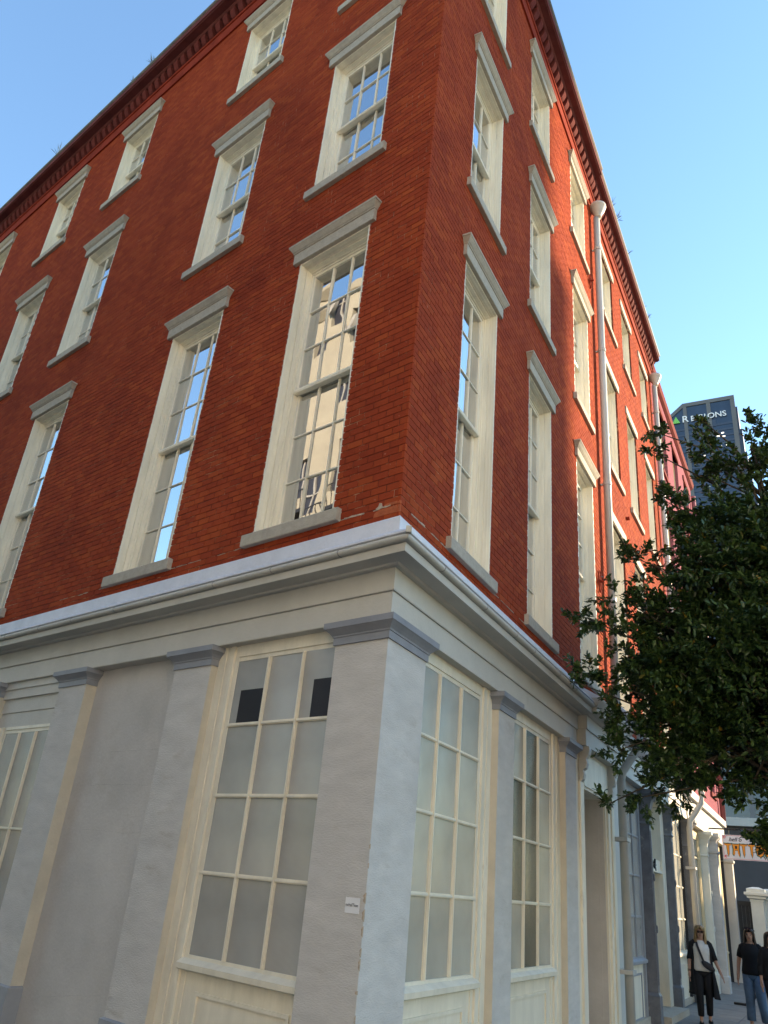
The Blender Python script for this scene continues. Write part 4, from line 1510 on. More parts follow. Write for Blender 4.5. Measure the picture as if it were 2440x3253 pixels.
FR.box(m, 39.7, 52, -9, 2.95, 6.1, 6.5)
FR.part('corner_trim', m, 'post_white', far)
m = MB()
FR.box(m, 39.96, 40.0, 1.2, 1.25, 2.6, 6.1)
FR.part('conduit', m, 'iron', far)

# ------------------------------------------------------------------ office tower
TP = Vector((102.716, 199.073, 151.955))
TE = Vector((-0.88360527, 0.46823255, 0))
TN = Vector((-0.46823255, -0.88360527, 0))
TM = Matrix(((TE.x, TN.x, 0, TP.x), (TE.y, TN.y, 0, TP.y), (0, 0, 1, TP.z), (0, 0, 0, 1)))
tower = thing('office_tower', 'tall dark glass office tower with white lettering and green triangle near its top', 'tower', (TP.x, TP.y, 0))
m = MB()
poly = [(-0.3, 0), (15.2, 0), (30.5, -13.2), (33, -13.2), (33, -152), (-0.3, -152)]
m.rings([[(x, -24, z) for x, z in poly], [(x, 0, z) for x, z in poly]])
body = obj('glass_body', m.mesh('glass_body', 'tower_glass'), tower, TM)
m = MB()
for (a, b) in ((-0.3, 1.0), (6.9, 8.1), (14.1, 15.2), (22.0, 23.1)):
    m.box(a, b, 0.0, 0.25, -152, -1.35 if b < 16 else -8.0)
m.box(-0.3, 15.2, 0.0, 0.28, -1.35, 0.0)
m.rings([[(x, 0.0, z) for x, z in ((15.2, 0), (15.2, -1.5), (30.5, -14.7), (30.5, -13.2))], [(x, 0.28, z) for x, z in ((15.2, 0), (15.2, -1.5), (30.5, -14.7), (30.5, -13.2))]])
obj('stone_piers', m.mesh('stone_piers', 'tower_stone'), tower, TM)
bme = MB().box(-3.0, 3.0, 0.0, 0.12, -0.35, 0.35).mesh('spandrel_band', 'tower_band')
for k in range(36):
    z = -9.9 - k * 2.05 * 1.0
    for cx, wd in ((3.95, 5.9), (11.1, 5.9), (18.6, 6.8)):
        obj('spandrel_band', bme, tower, TM @ Matrix.Translation((cx, 0, z)) @ Matrix.Scale(wd / 6.0, 4, (1, 0, 0)))
for k in range(5):
    m = MB()
    m.box(-0.3 - 0.55 * (k + 1), -0.3 - 0.55 * k, -10, -0.6 - 0.6 * k, -152, -4 - 8.0 * k)
    obj('side_bay', m.mesh('side_bay', 'tower_band'), tower, TM)
m = MB()
for (x0, x1, z0, z1) in ((5.98, 7.0, -10.4, -8.0),):
    m.box(x0 - 0.15, x1 - 0.15, 0.13, 0.16, z0, z1)
obj('pale_window', m.mesh('pale_window', 'tower_band'), tower, TM)
me_cl = bpy.data.materials.new('ceiling_light')
me_cl.use_nodes = True
me_cl.node_tree.nodes['Principled BSDF'].inputs['Emission Color'].default_value = (1, 0.97, 0.9, 1)
me_cl.node_tree.nodes['Principled BSDF'].inputs['Emission Strength'].default_value = 0.9
MATS['ceiling_light'] = me_cl
lme = MB().box(-0.38, 0.38, 0.13, 0.16, -0.16, 0.16).mesh('lit_window', 'ceiling_light')
for (x, z) in ((5.6, -14.2), (4.2, -13.2), (3.95, -14.5), (0.55, -12.9), (5.2, -17.9), (3.2, -17.7), (10.2, -20.5)):
    obj('lit_window', lme, tower, TM @ Matrix.Translation((x, 0, z)))
# lettering (x runs to the viewer's left, so flip into a reading frame)
TR = TM @ Matrix.Rotation(math.pi, 4, 'Z') @ Matrix.Rotation(math.pi / 2, 4, 'X')


def tower_text(body_, size, x_left, z):
    me = text_mesh(body_, size, 0.08, 'sign_white', 0.03 * size / 3)
    return obj('lettering', me, tower, TM @ Matrix.Translation((x_left, 0.40, z)) @ Matrix.Rotation(math.pi, 4, 'Z') @ Matrix.Rotation(math.pi / 2, 4, 'X'))


tower_text('R', 3.35, 15.75, -7.25)
xx = 13.15
for ch, wd in (('E', 1.85), ('G', 2.15), ('I', 1.05), ('O', 2.25), ('N', 2.15), ('S', 1.6)):
    tower_text(ch, 2.75, xx, -7.25)
    xx -= wd
m = MB()
tri = [(18.75, -7.2), (16.35, -7.2), (17.55, -4.65)]
m.rings([[(x, 0.3, z) for x, z in tri], [(x, 0.42, z) for x, z in tri]])
obj('triangle_emblem', m.mesh('triangle_emblem', 'sign_green'), tower, TM)
m = MB()
for k in range(4):
    t = k / 3
    bx = 18.55 - 2.0 * t
    m.add([(17.55, 0.425, -4.8), (bx + 0.09, 0.425, -7.15), (bx - 0.09, 0.425, -7.15)], [(0, 1, 2)])
obj('emblem_rays', m.mesh('emblem_rays', 'sign_green_pale'), tower, TM)

# ------------------------------------------------------------------ buildings across both streets (hotel seen mirrored; the others unseen, sized for sun and bounce)
def across(name, label, F, s0, s1, o, h, mt, rows, cols, depth=10):
    t = thing(name, label, 'building', tuple(F.P((s0 + s1) / 2, o, 0)))
    op = []
    cw = (s1 - s0) / cols
    rh = (h - 4.5) / rows
    for c in range(cols):
        for r in range(rows):
            op.append((s0 + cw * (c + 0.32), s0 + cw * (c + 0.68), 4.6 + rh * r, 4.6 + rh * r + rh * 0.62))
    w = obj('wall', sheet(F, s0, s1, -0.14, h, op, o, o + 0.3, mt), t, F.M.copy())
    m = MB()
    x0, x1 = F.xs(s0, s1)
    m.add([(x0, o, h), (x1, o, h), (x1, o + depth, h), (x0, o + depth, h)], [(0, 1, 2, 3)])
    m.add([(x0, o, -0.14), (x0, o, h), (x0, o + depth, h), (x0, o + depth, -0.14)], [(0, 1, 2, 3)])
    m.add([(x1, o, -0.14), (x1, o, h), (x1, o + depth, h), (x1, o + depth, -0.14)], [(0, 1, 2, 3)])
    obj('flank', m.mesh('flank', mt, fix=False), t, F.M.copy())
    m = MB()
    F.loft(m, [(s0, s1, o - 0.05, o + 0.3, h - 0.4), (s0, s1, o - 0.35, o + 0.3, h - 0.1), (s0, s1, o - 0.4, o + 0.3, h + 0.15)])
    F.part('cornice', m, mt, t)
    gm = MB()
    fm = MB()
    for (a, b, c, d) in op:
        F.box(gm, a, b, o + 0.24, o + 0.25, c, d)
        F.box(fm, (a + b) / 2 - 0.04, (a + b) / 2 + 0.04, o + 0.18, o + 0.24, c, d)
        F.box(fm, a, b, o + 0.18, o + 0.239, (c + d) / 2 - 0.04, (c + d) / 2 + 0.04)
    F.part('window_glass', gm, 'navy_card', t)
    F.part('window_bars', fm, 'entab_dark', t)
    return t, op


tl, op_l = across('stone_hotel', 'pale stone building mirrored in the first tall window left of the corner', FL, 9.0, 25.0, 15.0, 29.0, 'stone_sunny', 6, 5)
vt = text_mesh('VIA', 1.7, 0.12, 'entab_dark')
obj('wall_lettering', vt, tl, FL.at(17.0, 14.86, 25.6) @ Matrix.Rotation(math.pi / 2, 4, 'X'))
for r in range(3):
    m = MB()
    z = 7.9 + r * 3.75
    FL.box(m, 10, 24, 13.9, 15.0, z, z + 0.18)
    for k in range(57):
        FL.box(m, 10 + k * 0.25 - 0.012, 10 + k * 0.25 + 0.012, 13.93, 13.955, z + 0.18, z + 1.05)
    FL.box(m, 10, 24, 13.92, 13.965, z + 1.05, z + 1.1)
    FL.part('balcony', m, 'iron', tl)
across('sun_screen_terrace', 'unseen cream plastered terrace across the side street, sized to block low sun', FR, 17.0, 30.6, 13.0, 11.7, 'plaster_sunny', 2, 6)  # unseen; height set to keep sun off the ground-floor shopfronts
across('sun_screen_low_row', 'unseen low cream row across the side street, kept low to let sun over', FR, 33.8, 75.0, 13.0, 8.7, 'plaster_sunny', 2, 12, 8)  # unseen; gap before it and low height let sun onto the far columns
across('bounce_building', 'unseen cream building added behind the viewer for warm bounce light', FL, -34.0, 8.5, 13.5, 15.0, 'plaster_white', 3, 12)  # added out of view to bounce warm light onto the left facade
blk = thing('sun_blocker', 'unseen stepped block added to shade the near right facade', 'building', tuple(FR.P(78, 64, 0)))  # added out of view; its steps soften the shadow edge on the wall
for (a, b, h) in ((72.7, 80.7, 52.0), (80.7, 82.0, 44.5), (82.0, 83.3, 40.0)):
    m = MB()
    FR.box(m, a, b, 60.0, 72.0, -0.15, h)
    FR.part('blocker_step', m, 'far_grey', blk)

# ------------------------------------------------------------------ tree
TX, TY = 5.25, 3.25
tree = thing('street_tree', 'dark evergreen street tree leaning in from the right edge', 'tree', (TX, TY, 0))
leafv = np.array([(0, 0, 0), (0.34, 0.19, 0.03), (0.74, 0.20, 0.02), (1.0, 0, -0.06), (0.74, -0.20, 0.02), (0.34, -0.19, 0.03)])
clusters = []
sprigs = [((3.86, 3.58, 8.55), .20), ((3.80, 3.60, 8.2), .16), ((4.50, 3.31, 8.35), .17), ((4.48, 3.32, 8.0), .22), ((4.42, 3.33, 7.75), .3),
          ((5.15, 3.0, 8.05), .28), ((5.3, 2.95, 7.7), .34), ((4.85, 3.15, 7.75), .26),
          ((3.90, 3.56, 7.35), .26), ((4.20, 3.44, 7.2), .42), ((4.67, 3.24, 7.1), .5), ((5.03, 3.06, 7.1), .5), ((4.03, 3.52, 6.65), .42),
          ((3.52, 3.69, 6.42), .28), ((2.84, 3.90, 5.52), .20), ((3.05, 3.85, 5.35), .26), ((3.25, 3.79, 5.85), .26), ((2.80, 3.92, 4.72), .22), ((3.05, 3.85, 4.6), .26),
          ((3.25, 3.80, 4.2), .34), ((3.15, 3.84, 3.72), .26), ((3.40, 3.76, 3.15), .20), ((3.62, 3.66, 3.30), .26), ((3.95, 3.55, 3.42), .30),
          ((4.3, 3.40, 3.42), .30), ((4.55, 3.28, 3.25), .28), ((4.85, 3.14, 2.98), .26), ((3.50, 3.71, 5.0), .42), ((3.60, 3.68, 4.4), .46),
          ((3.75, 3.62, 5.55), .46), ((3.9, 3.55, 3.8), .5), ((4.15, 3.46, 6.1), .5), ((4.4, 3.35, 3.9), .45), ((4.1, 3.5, 4.7), .55),
          ((4.7, 3.2, 5.0), .6), ((4.8, 3.2, 4.1), .55), ((4.6, 3.25, 6.5), .6), ((5.0, 3.1, 6.0), .6), ((5.1, 3.0, 4.8), .6),
          ((4.9, 3.12, 2.74), .2), ((4.66, 3.25, 2.9), .15), ((4.60, 3.27, 2.74), .15), ((4.74, 3.21, 2.62), .16),
          ((3.85, 4.62, 4.0), .45), ((4.1, 4.5, 3.5), .4), ((4.2, 4.45, 4.4), .5), ((4.5, 4.35, 3.75), .5), ((3.8, 4.65, 4.9), .45), ((4.2, 4.45, 5.3), .5), ((4.0, 4.55, 5.9), .4),
          ((4.6, 4.3, 4.9), .55), ((4.9, 4.15, 4.2), .5), ((5.0, 4.1, 5.4), .55), ((5.2, 4.0, 3.6), .45), ((4.6, 4.3, 6.2), .5), ((5.1, 4.0, 6.5), .5),
          ((3.75, 3.6, 3.75), .4), ((4.15, 3.45, 4.1), .45), ((3.6, 3.68, 4.75), .42), ((3.9, 3.56, 4.3), .5), ((4.3, 3.4, 4.6), .5), ((4.3, 3.4, 5.4), .55),
          ((2.62, 3.98, 5.6), .12), ((2.62, 3.98, 4.62), .10), ((3.02, 3.86, 3.05), .12), ((4.52, 3.30, 8.62), .10), ((5.05, 3.05, 8.42), .14)]
clusters += [(Vector(c), r, True) for c, r in sprigs]
for i in range(170):
    while True:
        p = Vector((random.uniform(-1, 1), random.uniform(-1, 1), random.uniform(-1, 1)))
        if 0.35 < p.length < 1:
            break
    c = Vector((TX + 0.3, TY - 0.05, 5.05)) + Vector((p.x * 1.9, p.y * 1.9, p.z * 2.05))
    if NR.dot(c) < 0.75 or (c.z < 3.9 and in_view(c)):
        continue
    clusters.append((c, random.uniform(0.42, 0.62), False))
trunk = MB()
trunk.tube([(TX, TY, -0.02), (TX + .03, TY, 0.5), (TX - .02, TY + .03, 1.4), (TX, TY, 2.4), (TX + .1, TY, 3.6), (TX + .05, TY - .05, 5.2), (TX, TY, 7.0), (TX - 0.1, TY, 8.2)],
           [0.19, 0.145, 0.13, 0.12, 0.10, 0.075, 0.045, 0.015], 12)
obj('trunk', trunk.mesh('trunk', 'bark', True), tree)
limbs = MB()
for c, r, sp in clusters:
    z0 = max(3.3, min(7.4, c.z - random.uniform(0.7, 1.5))) if c.z > 4.6 else c.z + random.uniform(0.3, 0.9)
    st = Vector((TX + 0.05, TY, z0))
    mid = st.lerp(c, 0.5) + Vector((random.uniform(-.12, .12), random.uniform(-.12, .12), random.uniform(0.0, .22)))
    limbs.tube([st, mid, c], [0.034 if sp else 0.028, 0.018, 0.006], 6)
obj('limb', limbs.mesh('limb', 'bark', True), tree)
mats4 = []
for c, r, sp in clusters:
    nl = int((1050 if sp else 600) * (r / 0.5) ** 2) + 50
    # sub twigs
    tw = max(3, int(11 * r / 0.4))
    twigs = []
    for k in range(tw):
        d = Vector((random.gauss(0, 1), random.gauss(0, 1), random.gauss(0, 1))).normalized()
        twigs.append((c + d * r * random.uniform(0.1, 0.45), (d + Vector((0, 0, 0.35))).normalized(), r * random.uniform(0.6, 1.05) * (1.5 if random.random() < 0.2 else 1)))
    for k in range(nl):
        b, d, ln = random.choice(twigs)
        t = random.random() ** 0.8
        pos = b + d * ln * t + Vector((random.gauss(0, .022), random.gauss(0, .022), random.gauss(0, .022)))
        out = (d * 0.65 + Vector((random.gauss(0, .7), random.gauss(0, .7), random.gauss(-0.05, .55)))).normalized()
        nrm = Vector((random.gauss(0, .5), random.gauss(0, .5), 1)).normalized()
        y = nrm.cross(out)
        if y.length < 0.1:
            continue
        y.normalize()
        zz = out.cross(y)
        L = random.uniform(0.062, 0.108)
        if NR.dot(pos) < 0.12:
            continue
        mats4.append((pos, out * L, y * L, zz * L, sp))
mats4.sort(key=lambda q: (0 if q[4] else 1, (q[0] - CAM).length))
lead = MB()
lead.v = [tuple(x) for x in leafv]
lead.f = [(0, 3, 2, 1), (0, 5, 4, 3)]
lead.m = [0, 0]
lead_me = lead.mesh('leaf', 'leaf', fix=False)
n_single = 240
rest = mats4[n_single:]
A = np.array([[list(q[1]), list(q[2]), list(q[3])] for q in rest])
Pp = np.array([list(q[0]) for q in rest])
V = (np.einsum('ij,njk->nik', leafv, A) + Pp[:, None, :]).reshape(-1, 3)
n = len(rest)
FQ = (np.arange(n)[:, None, None] * 6 + np.array([(0, 3, 2, 1), (0, 5, 4, 3)])[None]).reshape(-1, 4)
me = bpy.data.meshes.new('crown')
me.from_pydata(V.tolist(), [], FQ.tolist())
me.materials.append(MATS['leaf'])
crown = tag(obj('crown', me, tree), kind='stuff')
for pos, a, b, c, sp in mats4[:n_single]:
    M4 = Matrix(((a.x, b.x, c.x, pos.x), (a.y, b.y, c.y, pos.y), (a.z, b.z, c.z, pos.z), (0, 0, 0, 1)))
    obj('leaf', lead_me, crown, M4)

# ------------------------------------------------------------------ weeds on the eaves
for k, (F, s, hgt, lab) in enumerate(((FL, 12.85, 0.42, 'dry twiggy weed on the eaves above the left street, standing highest'),
                                 (FL, 9.3, 0.2, 'low weed tuft on the left eaves, near the roof middle'), (FL, 8.5, 0.22, 'green weed tuft on the left eaves toward the corner'),
                                 (FR, 9.75, 0.28, 'spiky weed on the right eaves above the first hopper head'), (FR, 10.2, 0.3, 'spiky weed just beyond the hopper head on the right eaves'),
                                 (FR, 11.6, 0.25, 'small weed midway along the right eaves'), (FR, 14.0, 0.2, 'small weed near the far end of the right eaves'),
                                 (FR, 14.6, 0.25, 'last weed at the far end of the right eaves'))):
    m = MB()
    base = Vector((0, 0, 0))
    for j in range(13):
        d = Vector((random.gauss(0, .5), random.gauss(0.2, .4), random.uniform(.5, 1))).normalized()
        ln = hgt * random.uniform(.5, 1.1)
        m.tube([base, base + d * ln * .5, base + d * ln + Vector((0, 0, -0.03))], [0.008, 0.006, 0.002], 5)
        m.tube([base + d * ln * .5, base + d * ln * .8 + Vector((random.gauss(0, .04), random.gauss(0, .04), 0.02))], [0.006, 0.002], 5)
    tag(obj('weed_tuft', m.mesh('weed_tuft', 'weed'), None, F.at(s, 0.36 if F is FL else 0.31, 18.62)), lab, 'weed', 'weeds on the eaves')

# ------------------------------------------------------------------ sticker on the corner pier
m = MB()
m.box(-0.075, 0.075, 0.0, 0.003, -0.055, 0.055)
st = obj('sticker', m.mesh('sticker', 'paper'), None, FL.at(0.125, 0.002, 1.69))
tag(st, 'small white printed sticker on the corner pier', 'sticker')
tme = text_mesh('exhalTion', 0.033, 0.0006, 'ink')
obj('sticker_print', tme, st, FL.at(0.125, 0.0062, 1.69) @ Matrix.Translation((0.07, 0, -0.008)) @ Matrix.Rotation(math.pi, 4, 'Z') @ Matrix.Rotation(math.pi / 2, 4, 'X'))

# ------------------------------------------------------------------ bent metal bar on the pavement
m = MB()
m.tube([(0, 0, 0.03), (0.25, 0, 0.03), (0.42, 0, 0.10), (0.5, 0, 0.24), (0.62, 0, 0.34), (0.85, 0, 0.36), (0.98, 0, 0.28)], 0.028, 10)
tag(obj('metal_bar', m.mesh('metal_bar', 'iron', True), None, Matrix.Translation(Vector((9.1, 15.2, 0))) @ Matrix.Rotation(-0.5, 4, 'Z')),
    'low curved metal bar on the pavement behind the woman in jeans', 'metal bar')


# ------------------------------------------------------------------ people
def ell(cx, cy, z, rx, ry, n=20, tilt=0.0):
    return [(cx + rx * math.cos(2 * math.pi * k / n), cy + ry * math.sin(2 * math.pi * k / n), z + tilt * math.sin(2 * math.pi * k / n)) for k in range(n)]


def limb_rings(pts, n=14):
    """pts: (x,y,z,r); rings perpendicular to the path"""
    m = MB()
    m.tube([p[:3] for p in pts], [p[3] for p in pts], n)
    return m


def person(loc, rz, label, H, pose, cloth):
    """local: +X = the person's left seen from front is viewer's right, faces -Y"""
    t = thing('person', label, 'person', loc)
    k = H / 1.68
    M = Matrix.Translation(Vector(loc)) @ Matrix.Rotation(rz, 4, 'Z') @ Matrix.Scale(k, 4)
    # body: one skinned surface grown from a skeleton
    V, E, R = [], [], []

    def v(p, r, par=None):
        V.append(p)
        R.append(r if isinstance(r, tuple) else (r, r))
        if par is not None:
            E.append((par, len(V) - 1))
        return len(V) - 1
    pel = v((0, 0, 0.93), (0.135, 0.10))
    sp = v((0, 0, 1.10), (0.118, 0.088), pel)
    ch = v((0, 0, 1.27), (0.135, 0.095), sp)
    nb_ = v((0, 0.01, 1.395), (0.075, 0.065), ch)
    nk = v((0, 0.0, 1.455), (0.05, 0.05), nb_)
    jaw = v((0, -0.022, 1.515), (0.060, 0.068), nk)
    hd = v((0, -0.008, 1.575), (0.076, 0.090), jaw)
    top = v((0, 0.0, 1.635), (0.060, 0.072), hd)
    for sg in (-1, 1):
        A = pose['arm'][0 if sg < 0 else 1]
        sh = v((sg * 0.165, 0.01, 1.36), 0.052, nb_)
        el = v((sg * A[0][0], A[0][1], A[0][2]), 0.040, sh)
        wr = v((sg * A[1][0], A[1][1], A[1][2]), 0.026, el)
        w0 = Vector(V[wr])
        dr_ = (w0 - Vector(V[el])).normalized()
        pm = v(tuple(w0 + dr_ * 0.06), (0.034, 0.020), wr)
        p0 = Vector(V[pm])
        for q, (ox, ln) in enumerate(((-0.026, .07), (-0.009, .08), (0.009, .075), (0.026, .06))):
            b = p0 + Vector((0, ox, 0)) + dr_ * 0.03
            f1 = v(tuple(b), 0.0095, pm)
            f2 = v(tuple(b + dr_ * ln * 0.55 + Vector((-sg * 0.006, 0, 0))), 0.0088, f1)
            v(tuple(b + dr_ * ln * 0.95 + Vector((-sg * 0.02, 0, 0))), 0.0075, f2)
        th = v(tuple(w0 + dr_ * 0.035 + Vector((-sg * 0.01, -0.032, 0))), 0.0105, wr)
        v(tuple(w0 + dr_ * 0.085 + Vector((-sg * 0.016, -0.045, 0))), 0.0088, th)
        G = pose['leg'][0 if sg < 0 else 1]
        hip = v((sg * 0.085, 0, 0.86), 0.085, pel)
        kn = v((sg * G[0][0], G[0][1], G[0][2]), 0.055, hip)
        an = v((sg * G[1][0], G[1][1], G[1][2]), 0.034, kn)
        hl = v((sg * G[1][0], G[1][1] - 0.02, G[1][2] - 0.055), 0.032, an)
        v((sg * G[1][0] * 1.08, G[1][1] - 0.15, G[1][2] - 0.07), (0.036, 0.022), hl)
    me = bpy.data.meshes.new('body')
    me.from_pydata(V, E, [])
    me.materials.append(MATS['skin'])
    body = obj('body', me, t, M)
    md = body.modifiers.new('skin', 'SKIN')
    sv = me.skin_vertices[0].data
    for i, r in enumerate(R):
        sv[i].radius = r
        sv[i].use_root = (i == 0)
    md.use_smooth_shade = True
    ss = body.modifiers.new('sub', 'SUBSURF')
    ss.levels = ss.render_levels = 2
    # nose, brow, lips
    fm = MB()
    fm.rings([[(0.012 * math.cos(a) * s_, -0.094 - 0.022 * d_, z_ + 0.004 * math.sin(a)) for a in np.linspace(0, 2 * math.pi, 9)[:-1]]
              for s_, d_, z_ in ((0.5, 0.0, 1.585), (0.8, .45, 1.565), (1.25, 1.0, 1.548), (1.0, .3, 1.538))])
    obj('nose', fm.mesh('nose', 'skin', True), body, M)
    fm = MB()
    fm.rings([ell(0, -0.088, z_, rx, 0.012, 10) for z_, rx in ((1.512, 0.008), (1.516, 0.022), (1.521, 0.024), (1.526, 0.010))])
    obj('mouth', fm.mesh('mouth', 'lips', True), body, M)
    if 'glasses' in cloth:
        for sg in (-1, 1):
            fm = MB()
            fm.rings([[(sg * 0.034 + 0.029 * math.cos(a), -0.112 - yy, 1.582 + 0.024 * math.sin(a)) for a in np.linspace(0, 2 * math.pi, 13)[:-1]] for yy in (0, 0.008)])
            obj('sunglass_lens', fm.mesh('sunglass_lens', 'lens'), body, M)
        fm = MB()
        fm.tube([(-0.085, 0.02, 1.592), (-0.075, -0.095, 1.596), (0, -0.122, 1.592), (0.075, -0.095, 1.596), (0.085, 0.02, 1.592)], 0.005, 6)
        obj('sunglass_frame', fm.mesh('sunglass_frame', 'lens'), body, M)
    else:
        for sg in (-1, 1):
            fm = MB()
            fm.rings([[(sg * 0.033 + 0.014 * math.cos(a) * s_, -0.086 - y_, 1.582 + 0.007 * math.sin(a) * s_) for a in np.linspace(0, 2 * math.pi, 9)[:-1]]
                      for s_, y_ in ((1, 0), (0.9, 0.008), (0.4, 0.011))])
            obj('eye', fm.mesh('eye', 'ink'), body, M)
    # hair: cap plus long fall, open at the face
    hm = MB()
    rows = []
    N = 26
    for (z, rx, ry, cy, gap) in cloth['hair_rows']:
        ring = []
        for q in range(N):
            a = -math.pi / 2 + gap + (2 * math.pi - 2 * gap) * q / (N - 1)
            w_ = 1 + 0.05 * math.sin(q * 2.7 + z * 40)
            ring.append((rx * math.cos(a) * w_, cy + ry * math.sin(a) * w_, z))
        inner = [(p[0] * 0.86, cy + (p[1] - cy) * 0.86, p[2]) for p in ring[::-1]]
        rows.append(ring + inner)
    hm.rings(rows)
    obj('hair', hm.mesh('hair', cloth['hair'], True), body, M)
    # garments
    tm = MB()
    tm.rings([ell(0, cy, z, rx, ry, 24) for z, rx, ry, cy in cloth['top_rows']])
    obj('top', tm.mesh('top', cloth['top'], True), t, M)
    for sg in (-1, 1):
        i = 0 if sg < 0 else 1
        A = pose['arm'][i]
        sh, el, wr = Vector((sg * 0.150, 0.01, 1.365)), Vector((sg * A[0][0], A[0][1], A[0][2])), Vector((sg * A[1][0], A[1][1], A[1][2]))
        lnn = cloth['sleeve']
        pts = [(sg * 0.075, 0.008, 1.405, 0.036), (sg * 0.125, 0.01, 1.388, 0.058), (*sh, 0.066), (*sh.lerp(el, 0.35), 0.068), (*sh.lerp(el, 0.7), 0.060)]
        if lnn > 0.9:
            pts += [(*el, 0.056)]
        if lnn > 1.0:
            e = el.lerp(wr, lnn - 1.0)
            pts += [(*e, 0.050)]
        limb = limb_rings(pts)
        obj('sleeve', limb.mesh('sleeve', cloth['sleeve_mat'], True), t, M)
        G = pose['leg'][i]
        hip, kn, an = Vector((sg * 0.088, 0, 0.90)), Vector((sg * G[0][0], G[0][1], G[0][2])), Vector((sg * G[1][0], G[1][1], G[1][2]))
        r0_, r1_, r2_ = cloth['leg_r']
        lg = limb_rings([(*hip, r0_), (*hip.lerp(kn, 0.5), r0_ * 0.92), (*kn, r1_), (*kn.lerp(an, 0.45), r1_ * 0.93), (*kn.lerp(an, 0.88), r2_)], 16)
        obj('trouser_leg', lg.mesh('trouser_leg', cloth['legs'], True), t, M)
        shm = MB()
        shm.rings([ell(an.x * 1.03, an.y - 0.05, z, rx, ry, 14) for z, rx, ry in
                   ((G[1][2] - 0.098, 0.036, 0.115), (G[1][2] - 0.085, 0.043, 0.125), (G[1][2] - 0.06, 0.041, 0.115), (G[1][2] - 0.04, 0.030, 0.07))])
        obj('shoe', shm.mesh('shoe', 'cloth_black', True), t, M)
    hp = MB()
    hp.rings([ell(0, 0.0, z, rx, ry, 20) for z, rx, ry in ((0.80, 0.10, 0.085), (0.86, 0.172, 0.125), (0.95, 0.176, 0.128), (1.04, 0.150, 0.112))])
    obj('trouser_seat', hp.mesh('trouser_seat', cloth['legs'], True), t, M)
    return t, M, body


walk = {'arm': [((0.225, 0.015, 1.09), (0.245, -0.04, 0.86)), ((0.245, 0.03, 1.10), (0.335, -0.03, 0.88))],
        'leg': [((0.09, -0.10, 0.50), (0.085, -0.02, 0.095)), ((0.085, -0.02, 0.49), (0.085, 0.14, 0.12))]}
stand = {'arm': [((0.24, 0.03, 1.10), (0.265, -0.02, 0.86)), ((0.225, 0.02, 1.10), (0.24, -0.10, 0.90))],
         'leg': [((0.09, -0.02, 0.49), (0.10, -0.03, 0.10)), ((0.11, -0.08, 0.50), (0.15, 0.06, 0.11))]}
long_hair = [(1.705, 0.030, 0.040, 0.01, 0.02), (1.690, 0.066, 0.078, 0.008, 0.05), (1.660, 0.092, 0.112, 0.004, 0.04), (1.630, 0.100, 0.118, 0.006, 0.30), (1.60, 0.105, 0.118, 0.01, 0.72),
             (1.54, 0.106, 0.112, 0.018, 0.85), (1.47, 0.116, 0.105, 0.02, 0.72), (1.40, 0.138, 0.105, 0.015, 0.60), (1.33, 0.150, 0.118, 0.0, 0.52), (1.285, 0.135, 0.118, 0.0, 0.55)]
wb_hair = [(1.700, 0.030, 0.040, 0.01, 0.02), (1.685, 0.064, 0.076, 0.008, 0.05), (1.655, 0.088, 0.108, 0.006, 0.10), (1.635, 0.094, 0.112, 0.008, 0.55), (1.60, 0.098, 0.115, 0.012, 0.85),
           (1.54, 0.102, 0.110, 0.02, 0.92), (1.47, 0.110, 0.10, 0.025, 0.85), (1.40, 0.130, 0.10, 0.022, 0.75), (1.34, 0.135, 0.10, 0.02, 0.75)]
top_rows = [(0.90, 0.182, 0.130, 0), (0.95, 0.186, 0.134, 0), (1.05, 0.170, 0.125, -0.003), (1.13, 0.160, 0.118, -0.006), (1.22, 0.168, 0.128, -0.014), (1.29, 0.170, 0.128, -0.014),
            (1.36, 0.165, 0.100, 0.0), (1.40, 0.120, 0.082, 0.006), (1.425, 0.080, 0.068, 0.008), (1.43, 0.072, 0.06, 0.008)]


def face_cam(p):
    d = CAM - Vector(p)
    return math.atan2(d.x, -d.y)


P1 = (6.68, 10.72, 0.0)
t1, M1, b1 = person(P1, face_cam(P1) + 0.06, 'woman with long blonde hair, sunglasses, white top and open black cardigan walking along the pavement', 1.665, walk,
                    dict(hair='hair_blonde', hair_rows=long_hair, top='cloth_white', top_rows=top_rows, sleeve=1.05, sleeve_mat='cloth_black',
                         legs='cloth_black', leg_r=(0.100, 0.070, 0.056), glasses=1))
# open cardigan: back and two fronts, flaring to knee length
cm = MB()
rows = []
N = 30
for (z, rx, ry, cy, gap) in ((1.405, 0.135, 0.085, 0.012, 0.55), (1.36, 0.182, 0.112, 0.008, 0.85), (1.25, 0.190, 0.140, 0.0, 0.95), (1.10, 0.190, 0.140, 0.0, 0.98), (0.95, 0.208, 0.155, 0.0, 0.95),
                             (0.80, 0.225, 0.17, 0.0, 0.85), (0.65, 0.245, 0.19, 0.0, 0.72), (0.52, 0.262, 0.20, 0.01, 0.62), (0.47, 0.27, 0.20, 0.01, 0.60)):
    ring = []
    for q in range(N):
        a = -math.pi / 2 + gap + (2 * math.pi - 2 * gap) * q / (N - 1)
        w_ = 1 + (0.02 + 0.05 * max(0, 0.95 - z)) * math.sin(q * 1.9)
        ring.append((rx * math.cos(a) * w_ + (0.05 * max(0, 0.9 - z) if math.cos(a) > 0 else 0), cy + ry * math.sin(a) * w_, z - (0.03 * math.cos(a) if z < 0.6 else 0)))
    inner = [(p[0] * 0.965, cy + (p[1] - cy) * 0.965, p[2]) for p in ring[::-1]]
    rows.append(ring + inner)
cm.rings(rows)
obj('cardigan', cm.mesh('cardigan', 'cloth_black', True), t1, M1)
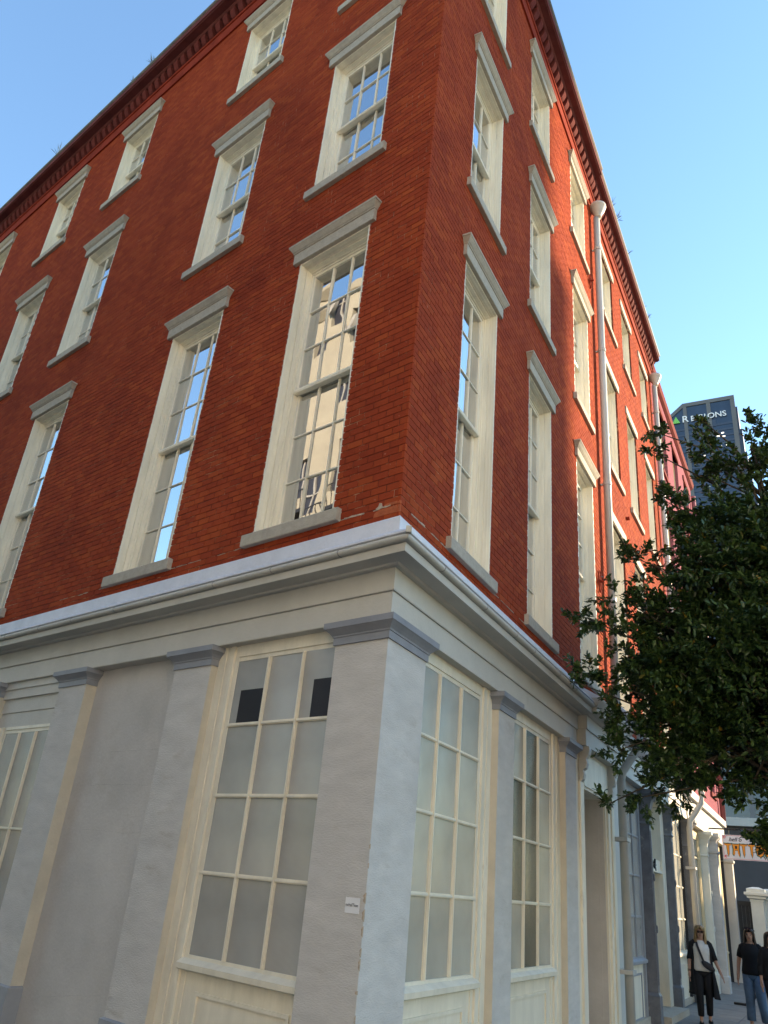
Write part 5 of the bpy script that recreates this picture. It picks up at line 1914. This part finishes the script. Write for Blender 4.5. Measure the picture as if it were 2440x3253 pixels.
bg_ = thing('crossbody_bag', 'black crossbody bag on a wide strap worn by the blonde woman', 'bag', tuple(M1 @ Vector((0.1, -0.17, 1.0))))
m = MB()
strap = [(-0.085, -0.085, 1.40), (-0.075, -0.135, 1.34), (-0.035, -0.165, 1.22), (0.01, -0.165, 1.10), (0.06, -0.165, 1.03)]
m.rings([[(x - 0.022, y - 0.004, z), (x + 0.022, y - 0.004, z), (x + 0.022, y + 0.006, z), (x - 0.022, y + 0.006, z)] for x, y, z in strap])
obj('strap', m.mesh('strap', 'bag'), bg_, M1)
m = MB()
m.rings([[(0.10 + sx * math.cos(a) * 1.0 + 0.35 * sz * math.sin(a) * -1, yy, 1.00 + sz * math.sin(a) - 0.35 * sx * math.cos(a)) for a in np.linspace(0, 2 * math.pi, 19)[:-1]]
         for sx, sz, yy in ((0.08, 0.05, -0.155), (0.115, 0.078, -0.165), (0.118, 0.08, -0.20), (0.08, 0.05, -0.215))])
obj('pouch', m.mesh('pouch', 'bag', True), bg_, M1)
m = MB()
for z in (0.885, 0.905):
    m.rings([[(-0.243 + r * math.cos(a), -0.035 + r * math.sin(a), z + dz) for a in np.linspace(0, 2 * math.pi, 13)[:-1]] for r, dz in ((0.030, -0.006), (0.033, 0), (0.030, 0.006))])
obj('bracelet', m.mesh('bracelet', 'cloth_black'), t1, M1)

P2 = (7.62, 10.62, 0.0)
t2, M2, b2 = person(P2, face_cam(P2) - 0.1, 'woman with dark hair, black short sleeved top and blue jeans beside the blonde woman', 1.70, stand,
                    dict(hair='hair_dark', hair_rows=wb_hair, top='cloth_black', top_rows=[(z, rx * 1.06, ry * 1.1, cy) for z, rx, ry, cy in top_rows], sleeve=0.6,
                         sleeve_mat='cloth_black', legs='denim', leg_r=(0.108, 0.082, 0.078)))
m = MB()
m.tube([(-0.10, -0.01, 1.655), (-0.07, -0.085, 1.69), (0, -0.10, 1.70), (0.07, -0.085, 1.69), (0.10, -0.01, 1.655)], 0.008, 6)
for sg in (-1, 1):
    m.rings([[(sg * 0.036 + 0.027 * math.cos(a), -0.102 + yy + 0.02 * math.sin(a), 1.688 + 0.017 * math.sin(a)) for a in np.linspace(0, 2 * math.pi, 11)[:-1]] for yy in (0, 0.008)])
sg_ = obj('raised_sunglasses', m.mesh('raised_sunglasses', 'lens'), b2, M2)
P3 = (7.62, 9.75, 0.0)
t3, M3, b3 = person(P3, face_cam(P3) + 0.35, 'person in a long sleeved black top cut off by the right edge', 1.68, walk,
                    dict(hair='hair_dark', hair_rows=wb_hair, top='cloth_black', top_rows=[(z, rx * 1.1, ry * 1.12, cy) for z, rx, ry, cy in top_rows], sleeve=1.55,
                         sleeve_mat='cloth_black', legs='cloth_black', leg_r=(0.108, 0.082, 0.07)))
